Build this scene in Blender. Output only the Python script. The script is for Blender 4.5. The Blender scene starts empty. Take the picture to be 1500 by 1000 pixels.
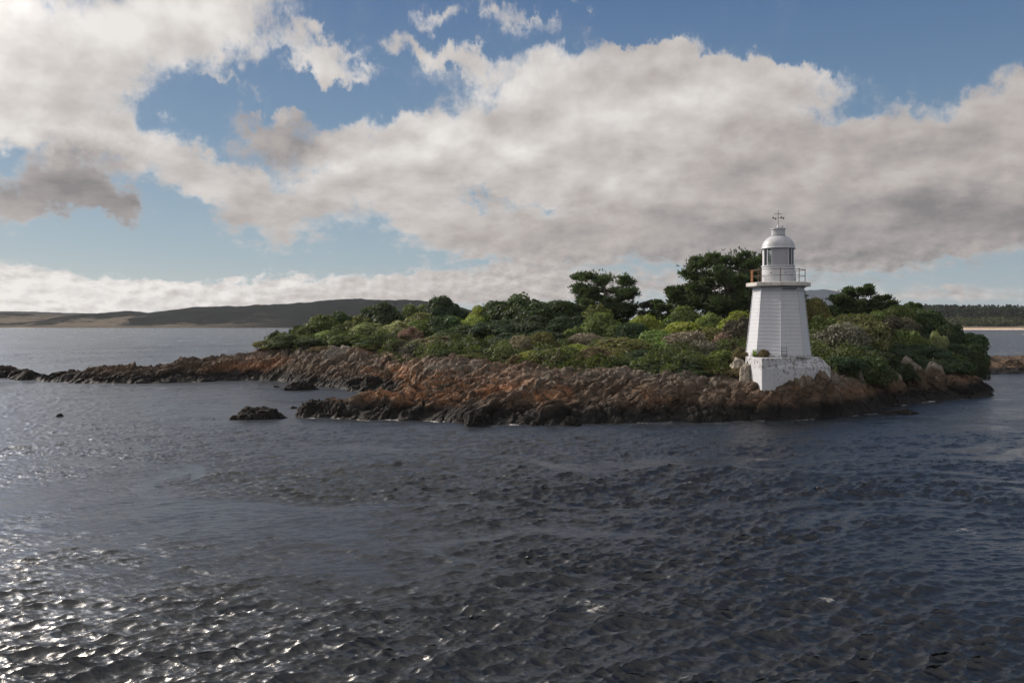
import bpy, bmesh, math, random
import numpy as np
from mathutils import Vector, Matrix

R = math.radians
sc = bpy.context.scene
col = sc.collection

# ------------------------------------------------------------------ camera
EYE = 6.5                       # a boat deck above the water
cd = bpy.data.cameras.new('camera')
cam = bpy.data.objects.new('camera', cd); col.objects.link(cam)
cam.location = (0, 0, EYE); cam.rotation_euler = (R(90), 0, 0)
cd.sensor_width = 36; cd.lens = 30; cd.shift_y = -28 / 1500
cd.clip_start = 0.5; cd.clip_end = 20000
sc.camera = cam

# ------------------------------------------------------------------ sun, exposure
SUN_AZ, SUN_EL = -54, 29        # degrees from straight ahead (left), above the horizon
sd = bpy.data.lights.new('sun', 'SUN'); sd.energy = 3.9; sd.angle = R(0.5); sd.color = (1, .86, .70)
sun = bpy.data.objects.new('sun', sd); col.objects.link(sun)
sv = Vector((math.sin(R(SUN_AZ)) * math.cos(R(SUN_EL)), math.cos(R(SUN_AZ)) * math.cos(R(SUN_EL)), math.sin(R(SUN_EL))))
sun.rotation_euler = sv.to_track_quat('Z', 'Y').to_euler(); sun.location = (-60, 40, 60)
sc.view_settings.view_transform = 'Standard'; sc.view_settings.look = 'None'
sc.view_settings.exposure = 0.2; sc.view_settings.gamma = 1
sc.view_settings.use_curve_mapping = False
cy = sc.cycles
cy.use_denoising = True; cy.denoising_input_passes = 'RGB_ALBEDO_NORMAL'; cy.denoising_prefilter = 'ACCURATE'
cy.max_bounces = 6; cy.diffuse_bounces = 3; cy.glossy_bounces = 3; cy.transmission_bounces = 4; cy.transparent_max_bounces = 6; cy.volume_bounces = 1
cy.caustics_reflective = False; cy.caustics_refractive = False
cy.sample_clamp_indirect = 4.0; cy.sample_clamp_direct = 0

# ------------------------------------------------------------------ node helper
class NT:
    def __init__(s, tree): s.t = tree; s.n = tree.nodes; s.l = tree.links; s.n.clear()
    def node(s, typ, ins=None, **kw):
        n = s.n.new(typ)
        for k, v in kw.items(): setattr(n, k, v)
        for k, v in (ins or {}).items():
            sock = n.inputs[k]
            if isinstance(v, bpy.types.NodeSocket): s.l.new(v, sock)
            else: sock.default_value = v
        return n
    def math(s, op, a, b=0.0, c=0.0, clamp=False):
        return s.node('ShaderNodeMath', {0: a, 1: b, 2: c}, operation=op, use_clamp=clamp).outputs[0]
    def vmath(s, op, a, b=(0, 0, 0), scale=None):
        n = s.node('ShaderNodeVectorMath', {0: a, 1: b}, operation=op)
        if scale is not None:
            if isinstance(scale, bpy.types.NodeSocket): s.l.new(scale, n.inputs['Scale'])
            else: n.inputs['Scale'].default_value = scale
        return n.outputs['Value'] if op in ('DOT_PRODUCT', 'LENGTH') else n.outputs[0]
    def noise(s, vec, scale, detail=4, rough=.5, dist=0.0, out='Fac', dims='3D'):
        return s.node('ShaderNodeTexNoise', {'Vector': vec, 'Scale': scale, 'Detail': detail, 'Roughness': rough, 'Distortion': dist}, noise_dimensions=dims).outputs[out]
    def mix(s, f, a, b, blend='MIX'):
        n = s.node('ShaderNodeMix', data_type='RGBA', blend_type=blend)
        for k, v in ((0, f), (6, a), (7, b)):
            if isinstance(v, bpy.types.NodeSocket): s.l.new(v, n.inputs[k])
            else: n.inputs[k].default_value = v if k == 0 or len(v) == 4 else (*v, 1)
        return n.outputs[2]
    def step(s, v, a, b, lo=0.0, hi=1.0):
        return s.node('ShaderNodeMapRange', {0: v, 1: a, 2: b, 3: lo, 4: hi}, interpolation_type='SMOOTHSTEP').outputs[0]
    def lin(s, v, a, b, lo=0.0, hi=1.0):
        return s.node('ShaderNodeMapRange', {0: v, 1: a, 2: b, 3: lo, 4: hi}).outputs[0]

# ------------------------------------------------------------------ sky
CLOUDS = [  # azimuth, elevation, half-width, half-height (degrees), tilt, weight, brightness
    (5.03,19.61,10.01,2.05,0,-0.7,0.5), (-10.43,14.22,5.32,1.8,0,-0.5,0.5), (-8.64,15.14,8.06,1.36,0,-0.35,0.5), (-21.01,12.71,3.6,1.28,0,-0.3,0.5),
    (25.64,16.55,11.18,2.89,0,-0.6,0.5), (-22.59,5.15,7.81,1.69,0,-0.35,0.5), (-27.11,17.1,11.98,4.49,12,1.0,1.0), (-19.8,18.4,7.71,3.02,20,0.8,1.0),
    (-29.6,13.38,6.93,2.79,5,0.8,0.95), (-30.28,16.98,4.44,2.37,0,0.3,0.55), (-27.83,11.87,6.81,2.03,0,0.8,1.0), (-21.8,10.19,5.93,1.92,-12,0.85,0.85),
    (-18.57,9.34,3.71,1.3,-10,0.6,0.8), (-26.93,9.0,4.37,3.68,-20,0.7,0.42), (-25.08,6.9,3.01,1.41,-50,0.85,0.36), (-29.94,7.78,3.79,1.79,0,0.35,0.6),
    (-28.9,7.66,3.86,2.41,0,0.5,0.45), (-30.28,6.39,2.39,1.98,0,0.35,0.6), (-15.22,6.91,5.33,2.65,-8,1.0,0.75), (-16.49,6.22,3.37,2.2,0,0.4,0.55),
    (-13.06,8.07,2.61,1.34,0,0.5,0.85), (-14.36,11.9,4.73,2.22,5,0.8,0.4), (-16.49,12.21,2.53,1.32,0,0.4,0.5), (-8.64,11.05,5.82,2.72,10,0.8,0.85),
    (-2.29,12.27,10.07,5.04,0,1.0,0.95), (5.94,13.08,11.79,5.01,3,1.0,0.92), (10.87,15.46,10.17,2.7,-6,0.8,0.85), (16.49,11.79,10.96,5.27,-5,0.9,0.8),
    (-5.94,9.8,10.88,2.28,0,0.8,0.9), (6.84,9.12,14.91,4.1,0,1.0,0.75), (17.74,7.9,13.31,4.8,0,1.0,0.5), (27.47,8.95,10.1,4.88,14,1.1,0.6),
    (30.28,11.02,5.47,2.77,18,0.8,0.75), (25.64,5.85,11.92,2.89,0,0.9,0.35), (29.6,6.82,6.93,2.39,0,0.7,0.25), (-6.84,6.44,4.97,2.5,-15,0.95,0.8),
    (-1.37,5.8,5.5,2.29,-8,0.9,0.65), (1.83,4.66,5.95,2.06,0,0.8,0.6), (11.31,5.47,9.7,2.7,0,0.7,0.45), (17.74,4.44,6.24,1.75,0,0.6,0.35),
    (5.94,5.77,7.26,2.28,0,0.6,0.6), (23.36,3.87,5.02,1.47,0,0.5,0.35), (-12.41,17.76,3.5,0.9,-8,0.95,0.9), (-11.09,16.45,3.53,0.76,-14,1.0,0.95),
    (-14.36,16.7,1.72,0.62,10,0.6,0.9), (-4.8,19.82,2.28,0.91,12,0.95,0.9), (-6.39,17.81,3.17,0.91,-14,0.8,0.85), (-2.75,17.18,3.2,0.92,-6,0.75,0.85),
    (-1.15,19.67,1.83,1.01,-14,0.95,0.9), (1.83,18.97,2.75,0.73,-8,0.85,0.9), (0.23,18.45,2.75,0.73,-6,0.6,0.85), (3.89,20.04,1.64,0.73,-20,0.95,0.9),
    (-18.16,14.78,2.48,0.52,-5,0.55,0.8), (6.84,18.12,4.97,0.82,-12,0.5,0.7), (9.54,16.98,4.01,0.9,-10,0.6,0.8), (17.74,15.62,5.41,0.96,-14,0.7,0.75),
    (-15.0,13.55,1.28,0.71,20,0.6,0.7), (-27.47,1.79,11.91,1.3,-2,1.3,1.15), (-30.28,2.85,5.13,1.03,-4,0.8,1.0), (-19.8,1.81,8.93,1.12,2,1.2,1.05),
    (-12.19,2.1,9.63,1.16,2,1.2,0.95), (-3.21,2.61,9.14,1.1,0,1.1,0.75), (1.83,2.61,5.49,1.01,0,0.9,0.7), (-28.9,0.96,7.73,0.8,0,0.9,1.0),
    (-15.64,1.41,12.75,0.79,0,0.9,0.7), (-4.57,1.69,11.84,0.91,0,0.9,0.55), (9.54,2.35,8.92,0.99,0,0.75,0.55), (17.33,2.06,6.68,0.79,0,0.6,0.5),
    (27.47,1.63,7.94,0.57,0,0.7,0.6), (23.75,2.81,7.68,0.5,0,0.3,0.5), (7.74,13.21,5.4,0.55,2,-0.7,0.5), (-2.29,7.83,5.95,0.6,-4,-0.6,0.5),
    (-9.54,5.95,1.78,1.81,0,-0.4,0.5), (11.31,13.54,2.64,0.54,0,-0.3,0.5), (21.41,13.49,1.99,1.28,0,-0.3,0.5), (-2.29,3.98,2.75,0.92,0,-0.3,0.5),
]
SKY_STRENGTH = 0.085
w = bpy.data.worlds.new('World'); sc.world = w; w.use_nodes = True
g = NT(w.node_tree)
d = g.node('ShaderNodeTexCoord').outputs['Generated']
sx = g.node('ShaderNodeSeparateXYZ', {0: d}).outputs
az = g.math('MULTIPLY', g.math('ARCTAN2', sx[0], sx[1]), 57.2958)
el = g.math('MULTIPLY', g.math('ARCSINE', sx[2]), 57.2958)
P = g.node('ShaderNodeCombineXYZ', {0: az, 1: el}).outputs[0]
streak = g.node('ShaderNodeCombineXYZ', {0: az, 1: g.math('MULTIPLY', g.math('LOGARITHM', g.math('ADD', 1.0, g.math('DIVIDE', g.math('MAXIMUM', el, -4.0), 9.0)), 2.71828), 20.0)}).outputs[0]
soft = g.step(el, 1.0, 7.0, .30, 1.0)          # the banks low over the horizon are seen small
warp = g.noise(streak, .16, 4, .5, 0, 'Color')
warp2 = g.noise(streak, .62, 7, .62, 0, 'Color')
off = g.vmath('SCALE', g.vmath('SUBTRACT', warp, (.5, .5, .5)), scale=g.math('MULTIPLY', soft, 4.5))
off2 = g.vmath('SCALE', g.vmath('SUBTRACT', warp2, (.5, .5, .5)), scale=g.math('MULTIPLY', soft, 4.2))
Q = g.vmath('MULTIPLY', g.vmath('ADD', g.vmath('ADD', P, off), off2), (1, 1, 0))
dens = 0.0; bri = 0.0; body = 0.0
for (a, e, ra, re, rot, wt, sh) in CLOUDS:
    m = g.node('ShaderNodeMapping', {'Vector': Q, 'Location': (a, e, 0), 'Rotation': (0, 0, R(rot)), 'Scale': (ra * 1.15, re * 1.15, 1)}, vector_type='TEXTURE').outputs[0]
    f = g.node('ShaderNodeTexGradient', {'Vector': m}, gradient_type='SPHERICAL').outputs[1]
    dens = g.math('MULTIPLY_ADD', f, wt, dens)
    if wt > 0: bri = g.math('MULTIPLY_ADD', f, wt * sh, bri); body = g.math('MULTIPLY_ADD', f, wt, body)
lown = g.step(el, 7, 2.5)                      # finer billows towards the horizon
fine = g.math('ADD', g.math('MULTIPLY', g.noise(streak, .55, 9, .64), g.math('SUBTRACT', 1.0, lown)), g.math('MULTIPLY', g.noise(streak, 1.1, 8, .6), lown))
def relief(v):
    v = g.vmath('MULTIPLY', v, (.6, 1, 1))
    return g.math('ADD', g.noise(v, .24, 6, .54), g.math('MULTIPLY', g.noise(v, 1.1, 5, .6), .10))
emb = g.math('SUBTRACT', relief(streak), relief(g.vmath('ADD', streak, (-.9, 1.2, 0))))
emb_low = g.math('SUBTRACT', g.noise(streak, .75, 6, .58), g.noise(g.vmath('ADD', streak, (-.35, .5, 0)), .75, 6, .58))
emb = g.math('ADD', g.math('MULTIPLY', emb, g.math('SUBTRACT', 1.0, lown)), g.math('MULTIPLY', emb_low, g.math('MULTIPLY', lown, .8)))
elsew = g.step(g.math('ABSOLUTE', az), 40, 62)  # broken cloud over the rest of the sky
over = g.math('MULTIPLY', g.step(el, 23.5, 31), g.step(az, 27, 0))   # unseen pale sheet overhead, left and centre, added to brighten the water
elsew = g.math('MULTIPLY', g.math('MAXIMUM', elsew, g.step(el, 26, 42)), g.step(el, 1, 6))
back = g.step(g.math('ABSOLUTE', az), 75, 125)  # unseen sun-facing clouds behind the camera, brightened to serve as fill light
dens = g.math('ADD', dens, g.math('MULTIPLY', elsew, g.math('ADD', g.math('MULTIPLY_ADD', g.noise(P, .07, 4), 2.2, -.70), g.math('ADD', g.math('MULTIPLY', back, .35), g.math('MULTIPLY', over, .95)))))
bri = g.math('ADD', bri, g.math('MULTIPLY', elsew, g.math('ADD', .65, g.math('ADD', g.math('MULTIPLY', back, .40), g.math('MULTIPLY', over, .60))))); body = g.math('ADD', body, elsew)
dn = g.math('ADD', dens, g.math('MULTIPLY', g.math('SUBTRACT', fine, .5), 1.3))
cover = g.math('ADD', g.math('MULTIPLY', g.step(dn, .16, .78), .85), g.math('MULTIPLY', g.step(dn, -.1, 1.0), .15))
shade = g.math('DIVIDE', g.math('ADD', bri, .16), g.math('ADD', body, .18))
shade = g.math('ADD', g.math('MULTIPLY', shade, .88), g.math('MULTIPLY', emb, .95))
shade = g.math('ADD', shade, g.math('MULTIPLY', g.step(dn, .75, .3), .10))     # thin rims catch the light
ramp = g.node('ShaderNodeValToRGB', {0: shade})
cr = ramp.color_ramp
cr.elements[0].position = 0.0; cr.elements[0].color = (.135, .132, .140, 1)
cr.elements[1].position = 1.0; cr.elements[1].color = (.72, .69, .665, 1)
for p_, c_ in ((.3, (.20, .19, .195, 1)), (.6, (.40, .365, .35, 1)), (.8, (.54, .51, .49, 1))):
    x_ = cr.elements.new(p_); x_.color = c_
sky = g.node('ShaderNodeTexSky', sky_type='NISHITA', sun_disc=False, sun_elevation=R(SUN_EL), sun_rotation=R(SUN_AZ), air_density=1.0, dust_density=.6, ozone_density=1.5).outputs[0]
blue = g.node('ShaderNodeValToRGB', {0: g.lin(el, 0, 45)})    # clear air, cooler than the model's yellow horizon
br = blue.color_ramp
br.elements[0].position = 0; br.elements[0].color = (.30, .35, .385, 1)
br.elements[1].position = 1; br.elements[1].color = (.045, .095, .215, 1)
for p_, c_ in ((.10, (.23, .315, .385, 1)), (.25, (.135, .225, .335, 1)), (.47, (.062, .130, .262, 1))):
    x_ = br.elements.new(p_); x_.color = c_
skyc = g.mix(.85, sky, g.vmath('SCALE', blue.outputs[0], scale=1 / SKY_STRENGTH))
cloud = g.vmath('SCALE', ramp.outputs[0], scale=1 / SKY_STRENGTH)
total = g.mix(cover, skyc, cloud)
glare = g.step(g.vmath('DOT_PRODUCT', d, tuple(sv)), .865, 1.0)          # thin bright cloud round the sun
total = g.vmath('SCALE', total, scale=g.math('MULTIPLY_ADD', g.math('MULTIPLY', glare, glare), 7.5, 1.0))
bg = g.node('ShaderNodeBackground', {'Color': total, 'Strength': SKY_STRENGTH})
g.l.new(bg.outputs[0], g.node('ShaderNodeOutputWorld').inputs[0])
w.cycles.sampling_method = 'MANUAL'; w.cycles.sample_map_resolution = 512

# ================================================================== numeric noise
_rs = np.random.RandomState(7)
_PERM = np.concatenate([_rs.permutation(256)] * 3)
_VAL = _rs.rand(256)
def vnoise(x, y, z=None):
    x = np.asarray(x, float); y = np.asarray(y, float); z = np.zeros_like(x) if z is None else np.asarray(z, float) + 0 * x
    xi, yi, zi = np.floor(x).astype(int), np.floor(y).astype(int), np.floor(z).astype(int)
    fx, fy, fz = x - xi, y - yi, z - zi
    u, v, ww = (f * f * f * (f * (f * 6 - 15) + 10) for f in (fx, fy, fz))
    def h(i, j, k): return _VAL[_PERM[_PERM[_PERM[(xi + i) & 255] + ((yi + j) & 255)] + ((zi + k) & 255)]]
    def lx(j, k): return h(0, j, k) * (1 - u) + h(1, j, k) * u
    a = lx(0, 0) * (1 - v) + lx(1, 0) * v
    b = lx(0, 1) * (1 - v) + lx(1, 1) * v
    return (a * (1 - ww) + b * ww) * 2 - 1
def fbm(x, y, z=None, octv=4, gain=.5):
    s = 0; a = 1; t = 0
    for i in range(octv):
        k = 2.03 ** i
        s = s + a * vnoise(x * k + 13.7 * i, y * k + 5.1 * i, None if z is None else z * k); t += a; a *= gain
    return s / t
def ridged(x, y, z=None, octv=4, gain=.5):
    s = 0; a = 1; t = 0
    for i in range(octv):
        k = 2.07 ** i
        s = s + a * (1 - 2 * np.abs(vnoise(x * k + 3.7 * i, y * k + 9.1 * i, None if z is None else z * k))); t += a; a *= gain
    return s / t
def sstep(x, a, b):
    q = np.clip((x - a) / (b - a), 0, 1); return q * q * (3 - 2 * q)

# ================================================================== object helpers
def mesh_np(name, verts, quads, mats=(), smooth=True, tris=False):
    me = bpy.data.meshes.new(name)
    n = len(quads); k = 3 if tris else 4
    me.vertices.add(len(verts)); me.vertices.foreach_set('co', np.asarray(verts, np.float32).ravel())
    me.loops.add(n * k); me.loops.foreach_set('vertex_index', np.asarray(quads, np.int32).ravel())
    me.polygons.add(n); me.polygons.foreach_set('loop_start', np.arange(0, n * k, k, dtype=np.int32))
    me.polygons.foreach_set('use_smooth', np.full(n, smooth))
    me.update(calc_edges=True)
    for m in mats: me.materials.append(m)
    return me
def attr(me, name, vals, dom='POINT'):
    a = me.attributes.new(name, 'FLOAT', dom); a.data.foreach_set('value', np.asarray(vals, np.float32).ravel())
def link(name, me, parent=None, loc=(0, 0, 0)):
    o = bpy.data.objects.new(name, me); col.objects.link(o); o.location = loc
    if parent: o.parent = parent
    return o
def tag(o, label=None, cat=None, group=None, kind=None):
    if label: o['label'] = label
    if cat: o['category'] = cat
    if group: o['group'] = group
    if kind: o['kind'] = kind
    return o
def empty(name, loc, rz=0):
    o = bpy.data.objects.new(name, None); col.objects.link(o); o.location = loc; o.rotation_euler.z = rz
    o.empty_display_size = .3
    return o
class MB:
    """collects simple solids and links them as one mesh"""
    def __init__(s): s.v = []; s.f = []
    def add(s, vs, fs):
        b = len(s.v); s.v += [tuple(p) for p in vs]; s.f += [tuple(i + b for i in f) for f in fs]
    def box(s, c, size, rz=0, rx=0):
        m = Matrix.Translation(c) @ Matrix.Rotation(rz, 4, 'Z') @ Matrix.Rotation(rx, 4, 'X')
        vs = [m @ Vector((x * size[0] / 2, y * size[1] / 2, z * size[2] / 2)) for x in (-1, 1) for y in (-1, 1) for z in (-1, 1)]
        s.add(vs, [(0, 1, 3, 2), (4, 6, 7, 5), (0, 4, 5, 1), (2, 3, 7, 6), (0, 2, 6, 4), (1, 5, 7, 3)])
    def tube(s, pts, rad, seg=6):
        pts = [Vector(p) for p in pts]; n = len(pts); rad = rad if hasattr(rad, '__len__') else [rad] * n
        vs = []
        for i, p in enumerate(pts):
            t = (pts[min(i + 1, n - 1)] - pts[max(i - 1, 0)]).normalized()
            a = t.cross(Vector((.31, .17, .93)) if abs(t.z) < .9 else Vector((1, .1, 0))).normalized(); b = t.cross(a)
            vs += [p + (a * math.cos(2 * math.pi * k / seg) + b * math.sin(2 * math.pi * k / seg)) * rad[i] for k in range(seg)]
        fs = [(i * seg + k, i * seg + (k + 1) % seg, (i + 1) * seg + (k + 1) % seg, (i + 1) * seg + k) for i in range(n - 1) for k in range(seg)]
        fs += [tuple(range(seg))[::-1], tuple((n - 1) * seg + k for k in range(seg))]
        s.add(vs, fs)
    def lathe(s, prof, seg=32, c=(0, 0), a0=0.0, cap=True):
        vs = []
        for r, z in prof: vs += [(c[0] + r * math.sin(a0 + 2 * math.pi * k / seg), c[1] - r * math.cos(a0 + 2 * math.pi * k / seg), z) for k in range(seg)]
        n = len(prof)
        fs = [(i * seg + k, i * seg + (k + 1) % seg, (i + 1) * seg + (k + 1) % seg, (i + 1) * seg + k) for i in range(n - 1) for k in range(seg)]
        if cap: fs += [tuple(range(seg))[::-1], tuple((n - 1) * seg + k for k in range(seg))]
        s.add(vs, fs)
    def build(s, name, mat, parent=None, loc=(0, 0, 0), smooth=False, bevel=0):
        me = bpy.data.meshes.new(name); me.from_pydata(s.v, [], s.f); me.update()
        if smooth: me.polygons.foreach_set('use_smooth', [True] * len(me.polygons))
        me.materials.append(mat)
        o = link(name, me, parent, loc)
        if bevel:
            b = o.modifiers.new('bevel', 'BEVEL'); b.width = bevel; b.segments = 2; b.limit_method = 'ANGLE'
        return o

# ================================================================== materials
def material(name):
    m = bpy.data.materials.new(name); m.use_nodes = True
    t = NT(m.node_tree); out = t.node('ShaderNodeOutputMaterial')
    return m, t, out
def pbsdf(t, out, **k):
    ins = {kk.replace('_', ' '): vv for kk, vv in k.items()}
    p = t.node('ShaderNodeBsdfPrincipled', ins); t.l.new(p.outputs[0], out.inputs[0]); return p
def c4(r, g_, b): return (r, g_, b, 1)

def rock_material(name, tide=1.0, rust=1.0, pale=.5, scale=1.0, lime=1.0):
    m, t, out = material(name)
    geo = t.node('ShaderNodeNewGeometry'); pos = geo.outputs['Position']
    xyz = t.node('ShaderNodeSeparateXYZ', {0: pos}).outputs
    n1 = t.noise(pos, .16 * scale, 5, .55); n2 = t.noise(pos, .9 * scale, 6, .62); n3 = t.noise(pos, 4.5 * scale, 5, .65)
    beds = t.node('ShaderNodeVectorRotate', {'Vector': pos, 'Axis': (0, 0, 1), 'Angle': R(45)}, rotation_type='AXIS_ANGLE').outputs[0]
    band = t.noise(t.vmath('MULTIPLY', beds, (.35, 2.6, 2.2)), 1.0, 5, .6)
    brown = t.mix(n2, (.022, .016, .012), (.125, .088, .062))
    rusty = t.mix(n3, (.105, .040, .017), (.40, .205, .105))
    grey = t.mix(n3, (.075 * lime, .066 * lime, .056 * lime), (.265 * lime, .235 * lime, .20 * lime))
    rmask = t.math('MULTIPLY', t.step(t.math('ADD', t.math('MULTIPLY', n1, .75), t.math('MULTIPLY', band, .55)), .62, .80), rust)
    left = t.math('MULTIPLY', t.step(xyz[0], 14, 2, .30, 1.0), t.step(xyz[0], -40, -26, .30, 1.0))
    c = t.mix(t.math('MULTIPLY', rmask, left), brown, rusty)
    h = t.math('ADD', xyz[2], t.math('MULTIPLY', t.math('SUBTRACT', n2, .5), 2.2))
    gm = t.math('MULTIPLY', t.step(t.math('ADD', h, t.math('MULTIPLY', t.math('SUBTRACT', n1, .5), 2.5)), 1.8, 3.0), t.math('MAXIMUM', pale, t.math('MULTIPLY', t.step(xyz[0], 22, 27), pale * 1.7)), clamp=True)
    c = t.mix(gm, c, grey)
    lich = t.step(t.noise(pos, 2.3 * scale, 4, .6), .60, .70, 0, .55)
    c = t.mix(t.math('MULTIPLY', lich, t.step(h, .9, 2)), c, (.24, .225, .20))
    crack = t.node('ShaderNodeTexVoronoi', {'Vector': t.vmath('ADD', beds, t.vmath('SCALE', t.noise(pos, .8, 3, .5, 0, 'Color'), scale=1.2)), 'Scale': .75 * scale}, feature='DISTANCE_TO_EDGE').outputs[0]
    cm = t.step(crack, .0, .06)
    dark = t.step(t.math('ADD', xyz[2], t.math('MULTIPLY', t.math('SUBTRACT', n2, .5), 1.3)), .65 * tide, 1.55 * tide)   # black tidal band
    c = t.mix(dark, (.0085, .0078, .0075), c)
    c = t.mix(t.math('MULTIPLY', t.math('SUBTRACT', 1.0, cm), .35), c, (.012, .010, .009))     # darker along the joints
    wet = t.step(xyz[2], .10, .6, .72, .9)
    hgt = t.math('ADD', t.math('ADD', t.math('MULTIPLY', n3, .35), t.math('MULTIPLY', band, .7)), t.math('MULTIPLY', cm, .25))
    bmp = t.node('ShaderNodeBump', {'Strength': 1.0, 'Distance': .30, 'Height': hgt}).outputs[0]
    pbsdf(t, out, Base_Color=c, Roughness=wet, Normal=bmp, Specular_IOR_Level=.22)
    return m
ROCK = rock_material('coastal rock', pale=.50)
ROCK_GREY = rock_material('grey lichened rock', tide=.55, rust=.25, pale=1.5)
ROCK_WHITE = rock_material('whitewashed rock', tide=.3, rust=.1, pale=2.5, lime=1.7)
ROCK_BLACK = rock_material('black tidal rock', tide=1.5, rust=.2, pale=.2)

def leaf_material(name, transl=.3):
    m, t, out = material(name)
    base = t.node('ShaderNodeObjectInfo').outputs['Color']
    tint = t.node('ShaderNodeAttribute', attribute_name='tint').outputs['Fac']
    geo = t.node('ShaderNodeNewGeometry').outputs['Position']
    v = t.math('MULTIPLY', t.lin(tint, 0, 1, .55, 1.5), t.lin(t.noise(geo, .45, 3), .3, .7, .75, 1.25))
    c = t.vmath('SCALE', base, scale=v)
    c = t.mix(t.step(tint, .86, 1.0, 0, .55), c, (.16, .115, .06))
    p = t.node('ShaderNodeBsdfPrincipled', {'Base Color': c, 'Roughness': .55, 'Specular IOR Level': .12})
    tr = t.node('ShaderNodeBsdfTranslucent', {'Color': t.mix(1.0, c, (1.0, 1.15, .45), 'MULTIPLY')})
    mx = t.node('ShaderNodeMixShader', {0: transl, 1: p.outputs[0], 2: tr.outputs[0]})
    t.l.new(mx.outputs[0], out.inputs[0])
    return m
LEAF = leaf_material('leaves', .38)
NEEDLE = leaf_material('pine needles', .25)
TWIG = leaf_material('bare twigs', .05)
m, t, out = material('bark')
ps = t.node('ShaderNodeNewGeometry').outputs['Position']
pbsdf(t, out, Base_Color=t.mix(t.noise(ps, 3, 5), (.035, .027, .022), (.13, .105, .085)), Roughness=.9); BARK = m
m, t, out = material('pale bark')
ps = t.node('ShaderNodeNewGeometry').outputs['Position']
pbsdf(t, out, Base_Color=t.mix(t.noise(ps, 3, 5), (.12, .10, .085), (.34, .30, .26)), Roughness=.9); PALEBARK = m

def paint(name, colr, rust=0.0, grime=.5, rough=.5, blotch=0.0):
    m, t, out = material(name)
    ps = t.node('ShaderNodeNewGeometry').outputs['Position']
    str_ = t.vmath('MULTIPLY', ps, (3.2, 3.2, .35))
    n = t.noise(str_, 1.0, 5, .6); n2 = t.noise(ps, 2.2, 6, .65); n3 = t.noise(ps, 5.0, 6, .7)
    c = t.mix(t.math('MULTIPLY', t.step(n, .44, .68), grime), colr, tuple(x * y for x, y in zip(colr, (.62, .58, .52))))
    c = t.mix(t.math('MULTIPLY', t.step(n2, .56, .66), grime * .8), c, (.26, .23, .20))
    if blotch:                                                  # flaked patches, most along the top edge
        z = t.node('ShaderNodeSeparateXYZ', {0: ps}).outputs[2]
        f = t.math('ADD', t.math('ADD', n3, t.math('MULTIPLY', n2, .5)), t.lin(z, 2.2, 4.05, -.06, .09))
        c = t.mix(t.math('MULTIPLY', t.step(f, .80, .88), blotch), c, (.13, .115, .10))
    if rust: c = t.mix(t.step(t.math('ADD', n2, t.math('MULTIPLY', n, .4)), .95 - rust * .3, 1.02 - rust * .3), c, (.22, .075, .025))
    b = t.node('ShaderNodeBump', {'Strength': .3, 'Distance': .02, 'Height': n2}).outputs[0]
    pbsdf(t, out, Base_Color=c, Roughness=rough, Normal=b)
    return m
WHITE = paint('weathered white paint', (.49, .505, .55), grime=.14)
BASEWHITE = paint('flaking limewash', (.47, .485, .525), grime=.22, rough=.85, blotch=.75)
SLABPAINT = paint('stained cream slab', (.55, .53, .50), rust=.25, grime=.8)
DOMEPAINT = paint('grey white metal', (.42, .435, .47), grime=.3, rough=.4)
PANELGREY = paint('blank grey lantern panel', (.33, .33, .38), grime=.2)
RUST = paint('rusty iron', (.13, .078, .055), grime=.5, rough=.8)
DARKIRON = paint('dark iron', (.05, .048, .05), grime=.3)
m, t, out = material('lantern glass')
lp = t.node('ShaderNodeBsdfTransparent', {'Color': c4(.86, .90, .88)})
gl = t.node('ShaderNodeBsdfGlossy', {'Color': c4(.9, .9, .9), 'Roughness': .03})
fr = t.node('ShaderNodeFresnel', {'IOR': 1.5}).outputs[0]
t.l.new(t.node('ShaderNodeMixShader', {0: fr, 1: lp.outputs[0], 2: gl.outputs[0]}).outputs[0], out.inputs[0]); GLASS = m
m, t, out = material('lens glass green'); pbsdf(t, out, Base_Color=c4(.10, .13, .11), Roughness=.12, Specular_IOR_Level=.9); LENS = m

# ================================================================== island ground
def at(px, Y):                        # sideways offset of a sight line at the distance Y
    return (px - 750) / 1250 * Y
def hz(py, Y):
    return EYE + (472 - py) / 1250 * Y
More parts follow.
